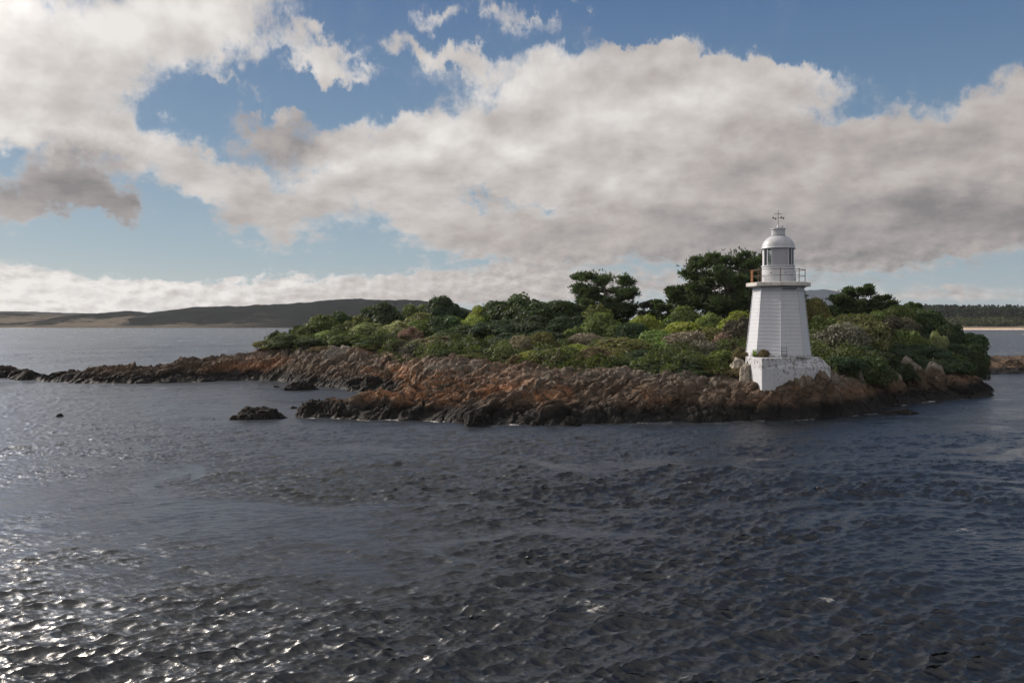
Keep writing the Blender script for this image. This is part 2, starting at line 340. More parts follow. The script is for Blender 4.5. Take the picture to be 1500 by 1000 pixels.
# each row: bearing, then (distance, height) knots from the near shore inland
COLS = [
 (-120, 100.5, [(101.5, .9), (104, .9)], 106.5), (0, 100, [(101.2, 1.0), (104, 1.0)], 107), (40, 96.5, [(98, 1.0), (101, 1.1)], 104), (80, 92.5, [(95.5, .95)], 99), (150, 90, [(94, 1.5)], 99), (210, 90.5, [(95, 1.6)], 100), (260, 92, [(97, 2.2)], 103),
 (310, 94, [(99.5, 2.4)], 105), (350, 95.5, [(101, 2.9)], 108), (400, 95, [(100, 2.0), (106, 3.5)], 114), (440, 87, [(90, .8), (95, 2.2), (99, 3.6), (106, 4.2)], 118),
 (520, 80, [(84, .7), (88, 2.0), (92, 3.4), (96, 3.7), (106, 4.4)], 120), (570, 78, [(82, .8), (86, 2.0), (92, 3.2), (106, 4.4)], 121),
 (620, 56.5, [(58, 1.0), (65, 1.66), (71, 2.0), (76, 2.4), (81, 2.9), (86, 3.1), (100, 4.0)], 122), (700, 54, [(55, .95), (60, 1.6), (66, 2.1), (71, 2.7), (75, 3.1), (85, 3.3), (100, 4.0)], 122),
 (800, 53.5, [(54.6, 1.0), (59, 1.9), (64, 2.55), (68, 2.95), (76, 3.0), (92, 3.6)], 122), (900, 54.5, [(55.5, 1.0), (58.5, 2.05), (62.5, 2.8), (68, 2.9), (80, 3.3), (95, 3.8)], 120),
 (1000, 55.3, [(56.2, 1.0), (58.5, 2.05), (61.5, 2.6), (66, 2.7), (78, 3.1), (95, 3.6)], 118), (1080, 56, [(57, 1.0), (59, 1.9), (62, 2.3), (66, 3.1), (80, 3.4), (95, 3.6)], 116),
 (1140, 56.4, [(57.2, .9), (58.6, 1.7), (60, 2.6), (63, 3.6), (70, 3.9), (82, 4.4)], 113), (1190, 57.2, [(58.1, 1.1), (59.4, 2.4), (60.4, 3.0), (64, 3.6), (80, 4.2)], 110),
 (1225, 58.2, [(59.2, 1.0), (60.5, 2.3), (62, 2.4), (66, 2.7), (80, 3.6)], 108), (1262, 60.4, [(61.4, .8), (63.3, 1.6), (66.5, 2.0), (71, 2.5), (82, 3.4)], 106), (1310, 66, [(68, .9), (70.5, 1.6), (73, 1.9), (78, 2.4), (90, 3)], 104),
 (1380, 71, [(73, .8), (75, 1.3), (78, 1.8), (83, 2.1), (92, 2.4)], 99), (1425, 73.5, [(76, .7), (79, 1.1), (82, 1.2)], 88)]
ctl = []
for px, y0, kn, yb in COLS:
    ctl += [(at(px, y0), y0, -.05), (at(px, y0 - 1.6), y0 - 1.6, -1.0), (at(px, y0 - 5), y0 - 5, -2.0), (at(px, yb), yb, 0), (at(px, yb + 3), yb + 3, -1.5), (at(px, yb + 9), yb + 9, -2)]
    ctl += [(at(px, y), y, z) for y, z in kn]
for px, y, z in ((440, 60, .5), (470, 58, .15), (470, 61, 1.0), (470, 64.5, .1), (520, 57.2, .1), (520, 59.5, 1.1), (520, 62.5, .9), (520, 66.5, 0), (570, 56.8, 0), (570, 59, 1.15), (570, 64, 1.2), (570, 69.5, .1),
                 (425, 60, -1), (440, 64, -1), (470, 56, -1.2), (520, 55, -1.4), (570, 54.5, -1.4), (470, 68, -1.0), (520, 70, -.9), (560, 73, -.6), (480, 75, -1), (540, 76.5, -.4), (430, 76, -1.4), (400, 85, -1.2), (600, 72, 1.0), (600, 79, 1.2), (600, 64, 1.3),
                 (350, 89, -1.3), (300, 88, -1.4), (1300, 60.5, -1), (1330, 64, -1.2), (1450, 75, .05), (1466, 75, -1), (1456, 82, -1), (1450, 92, -1.2)):
    ctl.append((at(px, y), y, z))
ctl = np.array(ctl)
def rbf_fit(c):
    dd = np.sqrt(((c[:, None, :2] - c[None, :, :2]) ** 2).sum(-1) + .25); n = len(c)
    A = np.zeros((n + 1, n + 1)); A[:n, :n] = -dd; A[:n, n] = A[n, :n] = 1
    return np.linalg.solve(A + np.eye(n + 1) * 1e-6, np.append(c[:, 2], 0))
_wt = rbf_fit(ctl)
def base_h(x, y):
    s = np.full(x.shape, _wt[-1])
    for (cx, cy_, _), k in zip(ctl, _wt): s -= k * np.sqrt((x - cx) ** 2 + (y - cy_) ** 2 + .25)
    return s
VEGP = np.array([(-200, 140), (370, 140), (384, 104), (440, 98.5), (500, 96), (540, 94), (580, 88), (640, 81), (700, 75), (740, 73), (800, 68.5), (860, 66), (900, 65), (1000, 62.5), (1060, 62.6), (1090, 63), (1130, 66.5), (1200, 66), (1222, 63.4), (1262, 65.2), (1310, 71), (1380, 76.5), (1420, 80), (1440, 95), (1700, 140)], float)
def veg_front(x, y): return np.interp(x / y * 1250 + 750, VEGP[:, 0], VEGP[:, 1])
def rock_relief(x, y, z):
    wx = fbm(x * .22, y * .22, octv=3) * 1.6
    q = .74 * x - .67 * y + wx                                    # beds striking away to the right
    amp_l = sstep(-x, -16, 2)                                     # tilted slabs on the left, broken blocks on the right
    saw = lambda p: np.abs((p % 1.0) - .72 * 0 - .5) * 2
    s1 = np.where((q / 2.3 % 1) < .78, (q / 2.3 % 1) / .78, 1 - ((q / 2.3 % 1) - .78) / .22)
    s2 = np.where((q / .83 % 1) < .75, (q / .83 % 1) / .75, 1 - ((q / .83 % 1) - .75) / .25)
    wx2 = fbm(x * .5 + 30, y * .5, octv=3) * .7; wy2 = fbm(x * .5, y * .5 + 60, octv=3) * .7
    slab = (s1 - .5) * .36 + (s2 - .5) * .16
    crag = ridged(x * .28, y * .28, octv=3, gain=.5) * .40
    f1_ = facets(x + wx2, y + wy2, 1.9, 1.7, 3, .9, .28); f2_ = facets(x + wx2, y + wy2, .75, 1.9, 17, 1.0, .2); f3_ = facets(x + wx2 * .5, y, .33, 1.6, 29, .9, .1)
    fin = ridged(x * 3.1, y * 3.1, octv=3) * .05
    return slab * (.2 + .6 * amp_l) + crag - .15 + f1_ * .36 + f2_ * .36 + f3_ * .34 + fin
def terrain(xs, ys):
    X, Y = np.meshgrid(xs, ys)
    Z = base_h(X, Y)
    veg = sstep(Y - veg_front(X, Y), -.5, 2.5)
    k = (1 - .8 * veg) * np.where(Z > 0, .35 + .65 * sstep(Z, 0, 1.0), .35 + .2 * np.clip(-Z, 0, 1))
    k *= np.where(np.abs(X - 19.3) + np.abs(Y - 63) * .6 < 3.2, .35, 1)
    Z = Z + rock_relief(X, Y, Z) * k * 1.15
    # the low spit and fringe break into teeth near the water
    fr = np.exp(-((Z - .25) / .6) ** 2)
    Z = Z + fr * ridged(X * .55, Y * .55 + 4, octv=4) * .38
    dx = fbm(X * .9 + 50, Y * .9, Z * .9, octv=3) * .30 * (1 - .8 * veg)
    dy = fbm(X * .9 + 90, Y * .9, Z * .9, octv=3) * .26 * (1 - .8 * veg)
    return X, Y, Z, dx, dy
def grid_faces(ny, nx):
    i = np.arange(ny * nx).reshape(ny, nx)
    return np.stack([i[:-1, :-1], i[:-1, 1:], i[1:, 1:], i[1:, :-1]], -1).reshape(-1, 4)
def facets(x, y, cell, stretch, seed, tilt, bias):
    """broken blocks: every cell of a Voronoi pattern is a plane with a tilt of its own"""
    u = (x * .74 - y * .67) / cell; v = (x * .67 + y * .74) / (cell * stretch)
    iu, iv = np.floor(u).astype(int), np.floor(v).astype(int)
    best = np.full(x.shape, 9e9); sec = best.copy(); out_ = np.zeros(x.shape)
    def rnd(i, j, k): return _VAL[_PERM[_PERM[_PERM[(i + seed) & 255] + (j & 255)] + k]]
    for di in (-1, 0, 1):
        for dj in (-1, 0, 1):
            i, j = iu + di, iv + dj
            cu, cv = i + rnd(i, j, 1), j + rnd(i, j, 2)
            d2 = (u - cu) ** 2 + (v - cv) ** 2
            hgt = (rnd(i, j, 3) - .5) * .55 + (u - cu) * ((rnd(i, j, 4) - .5) * tilt + bias) + (v - cv) * (rnd(i, j, 5) - .5) * tilt
            nb_ = d2 < best
            sec = np.where(nb_, best, np.minimum(sec, d2)); out_ = np.where(nb_, hgt, out_); best = np.where(nb_, d2, best)
    gap = np.sqrt(sec) - np.sqrt(best)
    return (out_ - .45 * np.exp(-(gap / .07) ** 2)) * cell
def sheet(name, X, Y, Z, mats, cut=-1.1, smooth=True):
    f = grid_faces(*X.shape); zz = Z.ravel()
    f = f[(zz[f] > cut).any(1)]
    used = np.unique(f); rm = np.full(X.size, -1); rm[used] = np.arange(len(used))
    return mesh_np(name, np.stack([X.ravel(), Y.ravel(), zz], 1)[used], rm[f], mats, smooth)
xs = np.arange(-78, 47, .11)
ys = np.concatenate([np.arange(50.5, 67, .085), np.arange(67, 84, .13), np.arange(84, 126, .24)])
TX, TY, TZ, TDX, TDY = terrain(xs, ys)
tag(link('island_ground', sheet('island_ground', TX + TDX, TY + TDY, TZ, [ROCK], smooth=False)), kind='structure')
def ground(x, y):
    i = np.clip(np.searchsorted(ys, y) - 1, 0, len(ys) - 2); j = np.clip(((np.asarray(x) - xs[0]) / .11).astype(int), 0, len(xs) - 2)
    return TZ[i, j]
# the next point of rocks, beyond the channel on the right
rx = np.arange(52, 110, .22); ry = np.arange(100, 128, .2)
X, Y = np.meshgrid(rx, ry)
c = 116 + 2 * np.sin(X * .1); hh = 1.7 * sstep(X, 53, 62) * (1 - ((Y - c) / 8.5) ** 2) - .3
Z = hh + (ridged(X * .3, Y * .3, octv=5, gain=.6) * .75 + ridged(X * 1.2, Y * 1.2, octv=3) * .2) * sstep(hh, -1, .6)
tag(link('rocky_point', sheet('rocky_point', X + fbm(X, Y, Z, octv=3) * .4, Y, Z, [rock_material('orange shore rock', tide=.6, rust=1.5, pale=.9)])), kind='structure')

# ================================================================== water
def ocean_tile(N, L, lmin, lmax, wind, spread, seed, tail=2.2):
    rg = np.random.RandomState(seed)
    k1 = 2 * np.pi * np.fft.fftfreq(N, L / N)
    kx, ky = np.meshgrid(k1, k1); k = np.hypot(kx, ky); k[0, 0] = 1
    lam = 2 * np.pi / k
    amp = k ** -tail * (lam >= lmin) * np.exp(-(lam / lmax) ** 2)
    cosd = (kx * math.cos(wind) + ky * math.sin(wind)) / k
    amp *= np.clip(cosd, 0, 1) ** spread + .06
    amp[0, 0] = 0
    H = amp * (rg.randn(N, N) + 1j * rg.randn(N, N))
    h = np.fft.ifft2(H).real; s = h.std()
    dx = np.fft.ifft2(-1j * kx / k * H).real / s; dy = np.fft.ifft2(-1j * ky / k * H).real / s
    return h / s, dx, dy
def sample(tile, L, x, y, rot):
    c, s = math.cos(rot), math.sin(rot)
    N = tile[0].shape[0]
    u = (x * c + y * s) / L * N; v = (-x * s + y * c) / L * N
    i, j = np.floor(u).astype(int), np.floor(v).astype(int); fu, fv = u - i, v - j
    def b(a): return (a[j % N, i % N] * (1 - fu) + a[j % N, (i + 1) % N] * fu) * (1 - fv) + (a[(j + 1) % N, i % N] * (1 - fu) + a[(j + 1) % N, (i + 1) % N] * fu) * fv
    h, dx, dy = b(tile[0]), b(tile[1]), b(tile[2])
    return h, dx * c - dy * s, dx * s + dy * c
T1 = ocean_tile(1024, 47.0, .2, 1.5, R(-80), 4.0, 3, 1.95)
T4 = ocean_tile(256, 83.0, 1.5, 6.5, R(-72), 8.0, 13, 2.2)
T2 = ocean_tile(512, 13.3, .10, .8, R(-70), 2.5, 5, 1.95)
T3 = ocean_tile(256, 310.0, 6, 45, R(-80), 4.0, 8)
inv = np.concatenate([np.arange(.085, .0105, -.78e-4), np.arange(.0105, 1 / 2700, -1.3e-4)])
rr = np.concatenate([[.8, 3, 6, 9], 1 / inv])
th = np.concatenate([np.linspace(-180, -50, 60)[:-1], np.linspace(-50, -33, 80)[:-1], np.linspace(-33, 33, 1150)[:-1], np.linspace(33, 50, 80)[:-1], np.linspace(50, 180, 60)])
RR, TH = np.meshgrid(rr, np.radians(th))
RR, TH = RR.T, TH.T
WX, WY = RR * np.sin(TH), RR * np.cos(TH)
sp = np.maximum(np.gradient(rr)[:, None], 0) + 0 * WX
wob = fbm(WX * .05, WY * .05, octv=3); wob2 = fbm(WX * .16 + 9, WY * .12, octv=5, gain=.6)
slick = np.exp(-(((WX + 8) / 7.5) ** 2 + ((WY - 35) / 9) ** 2)) + .75 * np.exp(-(((WX + 17) / 8) ** 2 + ((WY - 29) / 3.5) ** 2)) + .5 * np.exp(-(((WX - 5) / 5) ** 2 + ((WY - 38) / 4) ** 2)) + .6 * np.exp(-(((WX - 30) / 7) ** 2 + ((WY - 58) / 6) ** 2)) + .5 * np.exp(-(((WX + 26) / 18) ** 2 + ((WY - 76) / 12) ** 2))
wu, wv = WX * .95 - WY * .30, WX * .30 + WY * .95                 # tide lines run up to the right
cur = fbm(wu * .035 + wob * .8, wv * .13 + wob * 1.6, octv=4, gain=.55)
lines = np.exp(-(cur / .07) ** 2)                                     # oily lines where the currents meet
calm = np.clip(1.05 - .55 * slick + .75 * wob2 + .9 * cur - .75 * lines * sstep(WY, 18, 26), .13, 1.22)
side = 1 - .22 * sstep(WX + .12 * WY, 4, -5)
near = side * (.72 + .42 * sstep(40 - WY, -12, 24))
lee = 1 - .35 * sstep(WY, 46, 55) * sstep(WX, -28, -10) * (WY < 100)
f1 = 1 - sstep(sp, .7, 2.4); f2 = 1 - sstep(sp, .12, .42); f3 = 1 - sstep(sp, 14, 40)
open_ = .12 + .88 * sstep(WY, 104, 130) * sstep(-WX / np.maximum(WY, 1), -.05, .1)
h1, dx1, dy1 = sample(T1, 47.0, WX, WY, .12); h2, dx2, dy2 = sample(T2, 13.3, WX, WY, -.3); h3, dx3, dy3 = sample(T3, 310., WX, WY, .1); h4, dx4, dy4 = sample(T4, 83., WX, WY, .2)
a4 = .047 * calm * near * lee * (1 - sstep(sp, 1.5, 3)); a1 = .032 * calm * near * lee * f1; a2 = .0145 * np.clip(calm, .25, 1.2) * f2 * (.7 + .5 * near); a3 = .26 * open_ * f3
WZ = h1 * a1 + h2 * a2 + h3 * a3 + h4 * a4
chop = .9
VX, VY = WX - chop * (dx1 * a1 + dx2 * a2 + dx3 * a3 + dx4 * a4), WY - chop * (dy1 * a1 + dy2 * a2 + dy3 * a3 + dy4 * a4)
crest = (h1 * a1 / .045 * .75 + h4 * .35) * .8 + h2 * .25 + .5 * wob
foam = sstep(crest, 2.6, 3.4) * (WY < 60)
for px, py, rx_, ry_, s in ((868, 888, .42, .55, 1), (1218, 876, .35, .6, .9), (1412, 776, .8, 1.0, .75), (1010, 706, 1.4, 1.0, .55), (1350, 742, .7, .8, .5), (1300, 818, .6, .6, .5), (220, 938, .5, .45, .7), (490, 905, .5, .5, .5), (1120, 860, .6, .5, .5), (60, 845, .5, .5, .6), (150, 940, .4, .4, .5)):
    fy = 8125 / (py - 472.); fx = at(px, fy)
    foam = np.maximum(foam, s * np.exp(-((WX - fx) / rx_) ** 2 - ((WY - fy) / ry_) ** 2) * (.45 + .8 * fbm(WX * 4, WY * 4, octv=3) + .25 * h2))
surf = np.exp(-((WY - 985) / 14) ** 2) * sstep(vnoise(WX * .012, WY * .004), -.35, .2) + .7 * np.exp(-((WY - 640) / 14) ** 2) * sstep(vnoise(WX * .02 + 5, WY * .01), .25, .6) + .6 * np.exp(-((WY - 330) / 9) ** 2) * sstep(vnoise(WX * .05 + 2, WY * .02), .3, .6)
foam = np.maximum(foam, surf * (WX < -20) * 1.0)
foam = np.maximum(foam, .8 * np.exp(-((WY - 190 - 8 * wob) / 3.0) ** 2) * sstep(vnoise(WX * .09, WY * .02), .0, .5) * (WX < -30))
gz = np.full(WX.shape, -9.); inn = (WX > -77) & (WX < 46.5) & (WY > 51) & (WY < 125); gz[inn] = ground(WX[inn], WY[inn])
shore = np.exp(-((gz + .12) / .22) ** 2) * sstep(vnoise(WX * 1.1, WY * .8), .05, .5)
foam = np.clip(np.maximum(foam, shore * 1.0), 0, 1)
f = grid_faces(*WX.shape)
me = mesh_np('river_mouth_water', np.stack([VX, VY, WZ], -1).reshape(-1, 3), f)
attr(me, 'foam', foam); attr(me, 'calm', calm)
m, t, out = material('dark tannin water')
pos = t.node('ShaderNodeNewGeometry').outputs['Position']
xyz = t.node('ShaderNodeSeparateXYZ', {0: pos}).outputs
fo = t.node('ShaderNodeAttribute', attribute_name='foam').outputs['Fac']
ca = t.node('ShaderNodeAttribute', attribute_name='calm').outputs['Fac']
nb = t.noise(t.vmath('MULTIPLY', pos, (.7, 2.0, 1)), 4.5, 4, .6, .4); nm = t.noise(t.vmath('MULTIPLY', pos, (1, 1.1, 1)), .9, 4, .6)
far = t.step(xyz[1], 40, 120)
hgt = t.math('ADD', t.math('MULTIPLY', nb, .04), t.math('MULTIPLY', t.math('MULTIPLY', nm, far), .30))
bmp = t.node('ShaderNodeBump', {'Strength': t.lin(ca, .15, 1, .5, 1.0), 'Distance': 1.0, 'Height': hgt}).outputs[0]
rough = t.math('ADD', t.lin(xyz[1], 30, 300, .278, .285), t.step(ca, .6, .2, 0, -.10))
fm = t.step(t.math('ADD', fo, t.math('MULTIPLY', t.math('SUBTRACT', t.noise(t.vmath('MULTIPLY', pos, (.8, 1.5, 1)), 13, 6, .75), .5), 2.0)), .50, 1.15, 0, .8)
pbsdf(t, out, Base_Color=t.mix(fm, (.006, .009, .014), (.62, .60, .58)), Roughness=t.math('MAXIMUM', rough, t.math('MULTIPLY', fm, .8)), IOR=1.56, Normal=bmp)
me.materials.append(m)
tag(link('river_mouth_water', me), kind='structure')

# ================================================================== far shores
def ridge_sheet(name, xs_, y0, depth, prof, mats, ny=60, rough=1.0, pw=.75, seed=0):
    v = np.linspace(0, 1.5, ny); X, Vv = np.meshgrid(xs_, v)
    top = np.interp(X, [p[0] for p in prof], [p[1] for p in prof])
    Y = y0 + Vv * depth
    sh = np.where(Vv < 1, np.clip(Vv, 0, 1) ** pw, 1 - .5 * (Vv - 1))
    nz = ridged(X * .006 + seed, Y * .006, octv=5) * .24 + fbm(X * .03, Y * .03 + seed, octv=5) * .12
    Z = top * sh + rough * top * nz * np.clip(Vv * 2, 0, 1) * np.clip((1.1 - Vv) * 1.5, .25, 1) - 1.0 * (Vv == 0) + fbm(X * .07 + seed, Y * .05, octv=4) * 1.8 * np.clip(Vv * 3 - .6, 0, 1)
    return link(name, sheet(name, X, Y, Z, mats, cut=-50))
m, t, out = material('scrubby dunes')
pos = t.node('ShaderNodeNewGeometry').outputs['Position']; xyz = t.node('ShaderNodeSeparateXYZ', {0: pos}).outputs
nn = t.noise(t.vmath('MULTIPLY', pos, (1, 1, 1.6)), .0085, 6, .58)
n2 = t.noise(pos, .06, 6, .65)
sandm = t.math('MULTIPLY', t.step(t.math('ADD', nn, t.math('MULTIPLY', t.math('SUBTRACT', n2, .5), .3)), .47, .56), t.math('MULTIPLY', t.step(xyz[2], 26, 10), t.step(xyz[0], -250, -420)))
sandm = t.math('MAXIMUM', sandm, t.math('MULTIPLY', t.step(t.math('ADD', xyz[2], t.math('MULTIPLY', n2, 4)), 6.0, 3.5), t.step(xyz[0], -260, -420, .12, 1.0)))
scrub = t.mix(n2, (.004, .006, .008), (.013, .018, .021))
bp = t.node('ShaderNodeBump', {'Strength': 1.0, 'Distance': 3.0, 'Height': n2}).outputs[0]
pbsdf(t, out, Base_Color=t.mix(sandm, scrub, (.125, .108, .09)), Roughness=1.0, Specular_IOR_Level=0.0, Normal=bp); DUNE = m
def skyline(pts, Y): return [(at(px, Y), hz(py, Y)) for px, py in pts]
tag(ridge_sheet('dune_hills', np.linspace(-1500, 120, 420), 1010, 190, skyline([(-800, 455), (-100, 462), (0, 459), (60, 461), (110, 464), (150, 460), (185, 455), (210, 459), (235, 457), (280, 451), (330, 449), (400, 446), (445, 443), (500, 439), (545, 439), (575, 441), (600, 441), (650, 446), (700, 455), (760, 466), (820, 471)], 1200), [DUNE]), kind='structure')
tag(ridge_sheet('far_hills', np.linspace(-2600, -700, 160), 1900, 350, skyline([(-600, 450), (-100, 457), (0, 456), (60, 457), (120, 459), (180, 460), (230, 458), (300, 460), (330, 468)], 2250), [DUNE], rough=.5), kind='structure')
m, t, out = material('haze-blue mountain scrub'); pbsdf(t, out, Base_Color=c4(.045, .06, .085), Roughness=1, Specular_IOR_Level=0.0)  # the blue of distance haze is put into the scrub colour
tag(ridge_sheet('distant_mountain', np.linspace(500, 1800, 160), 2200, 380, skyline([(1010, 470), (1080, 446), (1130, 433), (1175, 426), (1205, 424), (1225, 427), (1260, 440), (1330, 452), (1500, 462), (1650, 470)], 2580), [m], rough=.35), kind='structure')
m, t, out = material('low shore')
pos = t.node('ShaderNodeNewGeometry').outputs['Position']; xyz = t.node('ShaderNodeSeparateXYZ', {0: pos}).outputs
n2 = t.noise(pos, .09, 6, .65)
c = t.mix(n2, (.028, .032, .016), (.085, .080, .040))
c = t.mix(t.step(t.math('ADD', xyz[2], t.math('MULTIPLY', t.noise(pos, .025, 4), 4)), 5.5, 3.8), c, (.17, .12, .075))
c = t.mix(t.step(t.math('ADD', xyz[2], t.math('MULTIPLY', n2, .6)), 1.75, 1.45), c, (.55, .43, .33))
pbsdf(t, out, Base_Color=c, Roughness=.95, Normal=t.node('ShaderNodeBump', {'Strength': 1.0, 'Distance': 2.0, 'Height': n2}).outputs[0])
FX = np.linspace(180, 1500, 330); FV = np.concatenate([np.linspace(0, 1, 60), np.linspace(1.1, 4, 30)])
X, Vv = np.meshgrid(FX, FV)
FYc = 735 + 6 * np.sin(X * .012)
Y = FYc + Vv * 170
Z = np.interp(Vv, [0, .06, .15, .35, .6, 1, 2, 4], [-.5, 1.3, 1.9, 4.5, 7, 9, 15, 20]) + fbm(X * .05, Y * .05, octv=4) * 1.3 * np.clip(Vv * 3 - .3, 0, 1)
tag(link('far_shore', sheet('far_shore', X, Y, Z, [m], cut=-5)), kind='structure')

# ================================================================== foliage
def quads_from(P, N, size, rg, aspect=1.6, fold=None):
    """leaf shaped quads at P facing roughly N"""
    n = len(P); N = N / (np.linalg.norm(N, axis=1, keepdims=True) + 1e-9)
    a = np.cross(N, rg.randn(n, 3)); a /= np.linalg.norm(a, axis=1, keepdims=True) + 1e-9
    b = np.cross(N, a); s = (size * (.6 + .8 * rg.rand(n)))[:, None]
    l = a * s * aspect * .5; wd = b * s * .5
    V = np.stack([P - l, P + wd - l * .1, P + l + N * s * .15, P - wd - l * .1], 1).reshape(-1, 3)
    return V, np.arange(4 * n).reshape(n, 4)
def crown_mesh(name, lobes, n, size, rg, mat, jit=.55, shell=(.78, 1.06), floor=0.02, inner=.12, aspect=1.5, up=.25):
    L = np.array(lobes); w_ = (L[:, 3] * L[:, 4] + L[:, 3] * L[:, 5] + L[:, 4] * L[:, 5]); w_ = w_ / w_.sum()
    which = rg.choice(len(L), n, p=w_)
    dv = rg.randn(n, 3); dv /= np.linalg.norm(dv, axis=1, keepdims=True)
    dv[:, 2] = np.where(dv[:, 2] < -.35, -dv[:, 2], dv[:, 2])
    r = shell[0] + (shell[1] - shell[0]) * rg.rand(n) ** .7
    r = np.where(rg.rand(n) < inner, rg.rand(n) * .8, r); r = np.where(rg.rand(n) < .07, r * (1.05 + .22 * rg.rand(n)), r)
    P = L[which, :3] + dv * r[:, None] * L[which, 3:6]
    keep = P[:, 2] > floor
    for i in range(len(L)):                                      # nothing buried deep in a neighbouring lobe
        q = ((P - L[i, :3]) / L[i, 3:6]); keep &= ~(((q ** 2).sum(1) < .42) & (which != i))
    P, dv, which = P[keep], dv[keep], which[keep]
    N = dv / L[which, 3:6] * L[which, 3:4]
    N = N + rg.randn(len(P), 3) * jit + np.array([0, 0, up])
    V, F = quads_from(P, N, size, rg, aspect)
    me = mesh_np(name, V, F, [mat], smooth=False)
    lob = rg.rand(len(L))
    tv = np.clip(.5 + rg.randn(len(P)) * .17 + (lob[which] - .5) * .35, 0, 1)
    attr(me, 'tint', np.repeat(tv, 4))
    return me
def tubes_mesh(name, chains, mat, seg=6):
    b = MB()
    for pts, rad in chains: b.tube(pts, rad, seg)
    me = bpy.data.meshes.new(name); me.from_pydata(b.v, [], b.f); me.update(); me.materials.append(mat)
    me.polygons.foreach_set('use_smooth', [True] * len(me.polygons)); return me
def stems(rg, n, top, spread, rad, base=.1):
    ch = []
    for i in range(n):
        a = rg.rand() * 6.283; b0 = np.array([math.cos(a) * base * rg.rand(), math.sin(a) * base * rg.rand(), -.15])
        e = np.array([math.cos(a) * spread * (.4 + .6 * rg.rand()), math.sin(a) * spread * (.4 + .6 * rg.rand()), top * (.7 + .3 * rg.rand())])
        mid = b0 * .5 + e * .5 + np.array([rg.randn() * .05, rg.randn() * .05, -.06]); mid[:2] *= .8
        ch.append(([b0, mid, e], [rad, rad * .7, rad * .3]))
    return ch
def dome_lobes(rg, n, rmin, rmax, flat=.75):
    L = [(0, 0, .32, .72, .72, .52)]
    for i in range(n):
        a = rg.rand() * 6.283; e = math.asin(min(1, rg.rand() ** .8)); q = .58 + .26 * rg.rand()
        r = rmin + (rmax - rmin) * rg.rand()
        L.append((math.cos(a) * math.cos(e) * q, math.sin(a) * math.cos(e) * q, .12 + math.sin(e) * (1 - .12 - r * flat), r, r, r * flat))
    return L
KINDS = {}
def make_kind(kind, i):
    rg = np.random.RandomState(hash_(kind) + i * 17)
    if kind == 'dome':      # tight wind-shorn domes
        return crown_mesh('crown', dome_lobes(rg, 15, .24, .40), 7500, .060, rg, LEAF, jit=.5), tubes_mesh('stems', stems(rg, 6, .5, .55, .03), BARK)
    if kind == 'low':
        return crown_mesh('crown', dome_lobes(rg, 24, .15, .28, .9), 6500, .062, rg, LEAF, jit=.65, up=.5), tubes_mesh('stems', stems(rg, 7, .45, .6, .022), BARK)
    if kind == 'tree':      # broad, clumped crowns on a short trunk
        L = []
        for k in range(26):
            a = rg.rand() * 6.283; q = math.sqrt(rg.rand()) * .78; r = .20 + .16 * rg.rand()
            zt = .98 - .55 * q * q - .20 * rg.rand() - r * .6
            L.append((math.cos(a) * q, math.sin(a) * q, max(zt, .2), r, r, r * .55))
        L.append((0, 0, .42, .62, .62, .36))
        return crown_mesh('crown', L, 11000, .050, rg, LEAF, jit=.5, up=.4), tubes_mesh('trunk', [([(0, 0, -.15), (.04, .02, .2), (.02, 0, .5)], [.06, .045, .03])] + stems(rg, 7, .7, .6, .026), BARK)
    if kind == 'twig':      # bare grey-brown twiggery over pale stems
        L = dome_lobes(rg, 18, .20, .36); L = [(a, b, c_ + .12, d_, e, f_) for a, b, c_, d_, e, f_ in L]
        return crown_mesh('crown', L, 7500, .040, rg, TWIG, jit=1.5, shell=(.5, 1.12), floor=.22, inner=.25, aspect=3.6), tubes_mesh('stems', stems(rg, 16, .8, .8, .022, .3), PALEBARK)
    if kind == 'spiky':
        n = 130; a = rg.rand(n) * 6.283; e = .25 + rg.rand(n) * 1.2; V = []; F = []
        for k in range(n):
            dv = np.array([math.cos(a[k]) * math.cos(e[k]), math.sin(a[k]) * math.cos(e[k]), math.sin(e[k])]); sd_ = np.array([-math.sin(a[k]), math.cos(a[k]), 0]) * .035
            tip = dv * (.75 + .35 * rg.rand()) ; md = dv * .5 + np.array([0, 0, .06])
            V += [-sd_, sd_, md + sd_, md - sd_, md - sd_, md + sd_, tip + sd_ * .1, tip - sd_ * .1]; F += [[8 * k + q for q in (0, 1, 2, 3)], [8 * k + q for q in (4, 5, 6, 7)]]
        me = mesh_np('blades', np.array(V), np.array(F), [LEAF], smooth=False); attr(me, 'tint', np.repeat(rg.rand(n) * .8, 8)); return me, None
def hash_(s): return sum(ord(ch) * (i + 3) for i, ch in enumerate(s)) % 9973
rng = random.Random(11)
HUE = dict(dark=(.056, .086, .038), deep=(.040, .062, .034), mid=(.110, .142, .050), olive=(.150, .150, .062), bright=(.235, .270, .066), grey=(.19, .172, .128), pale=(.23, .255, .13), dusk=(.10, .092, .070), brown=(.155, .118, .070), rose=(.23, .15, .118), lime=(.18, .235, .080))
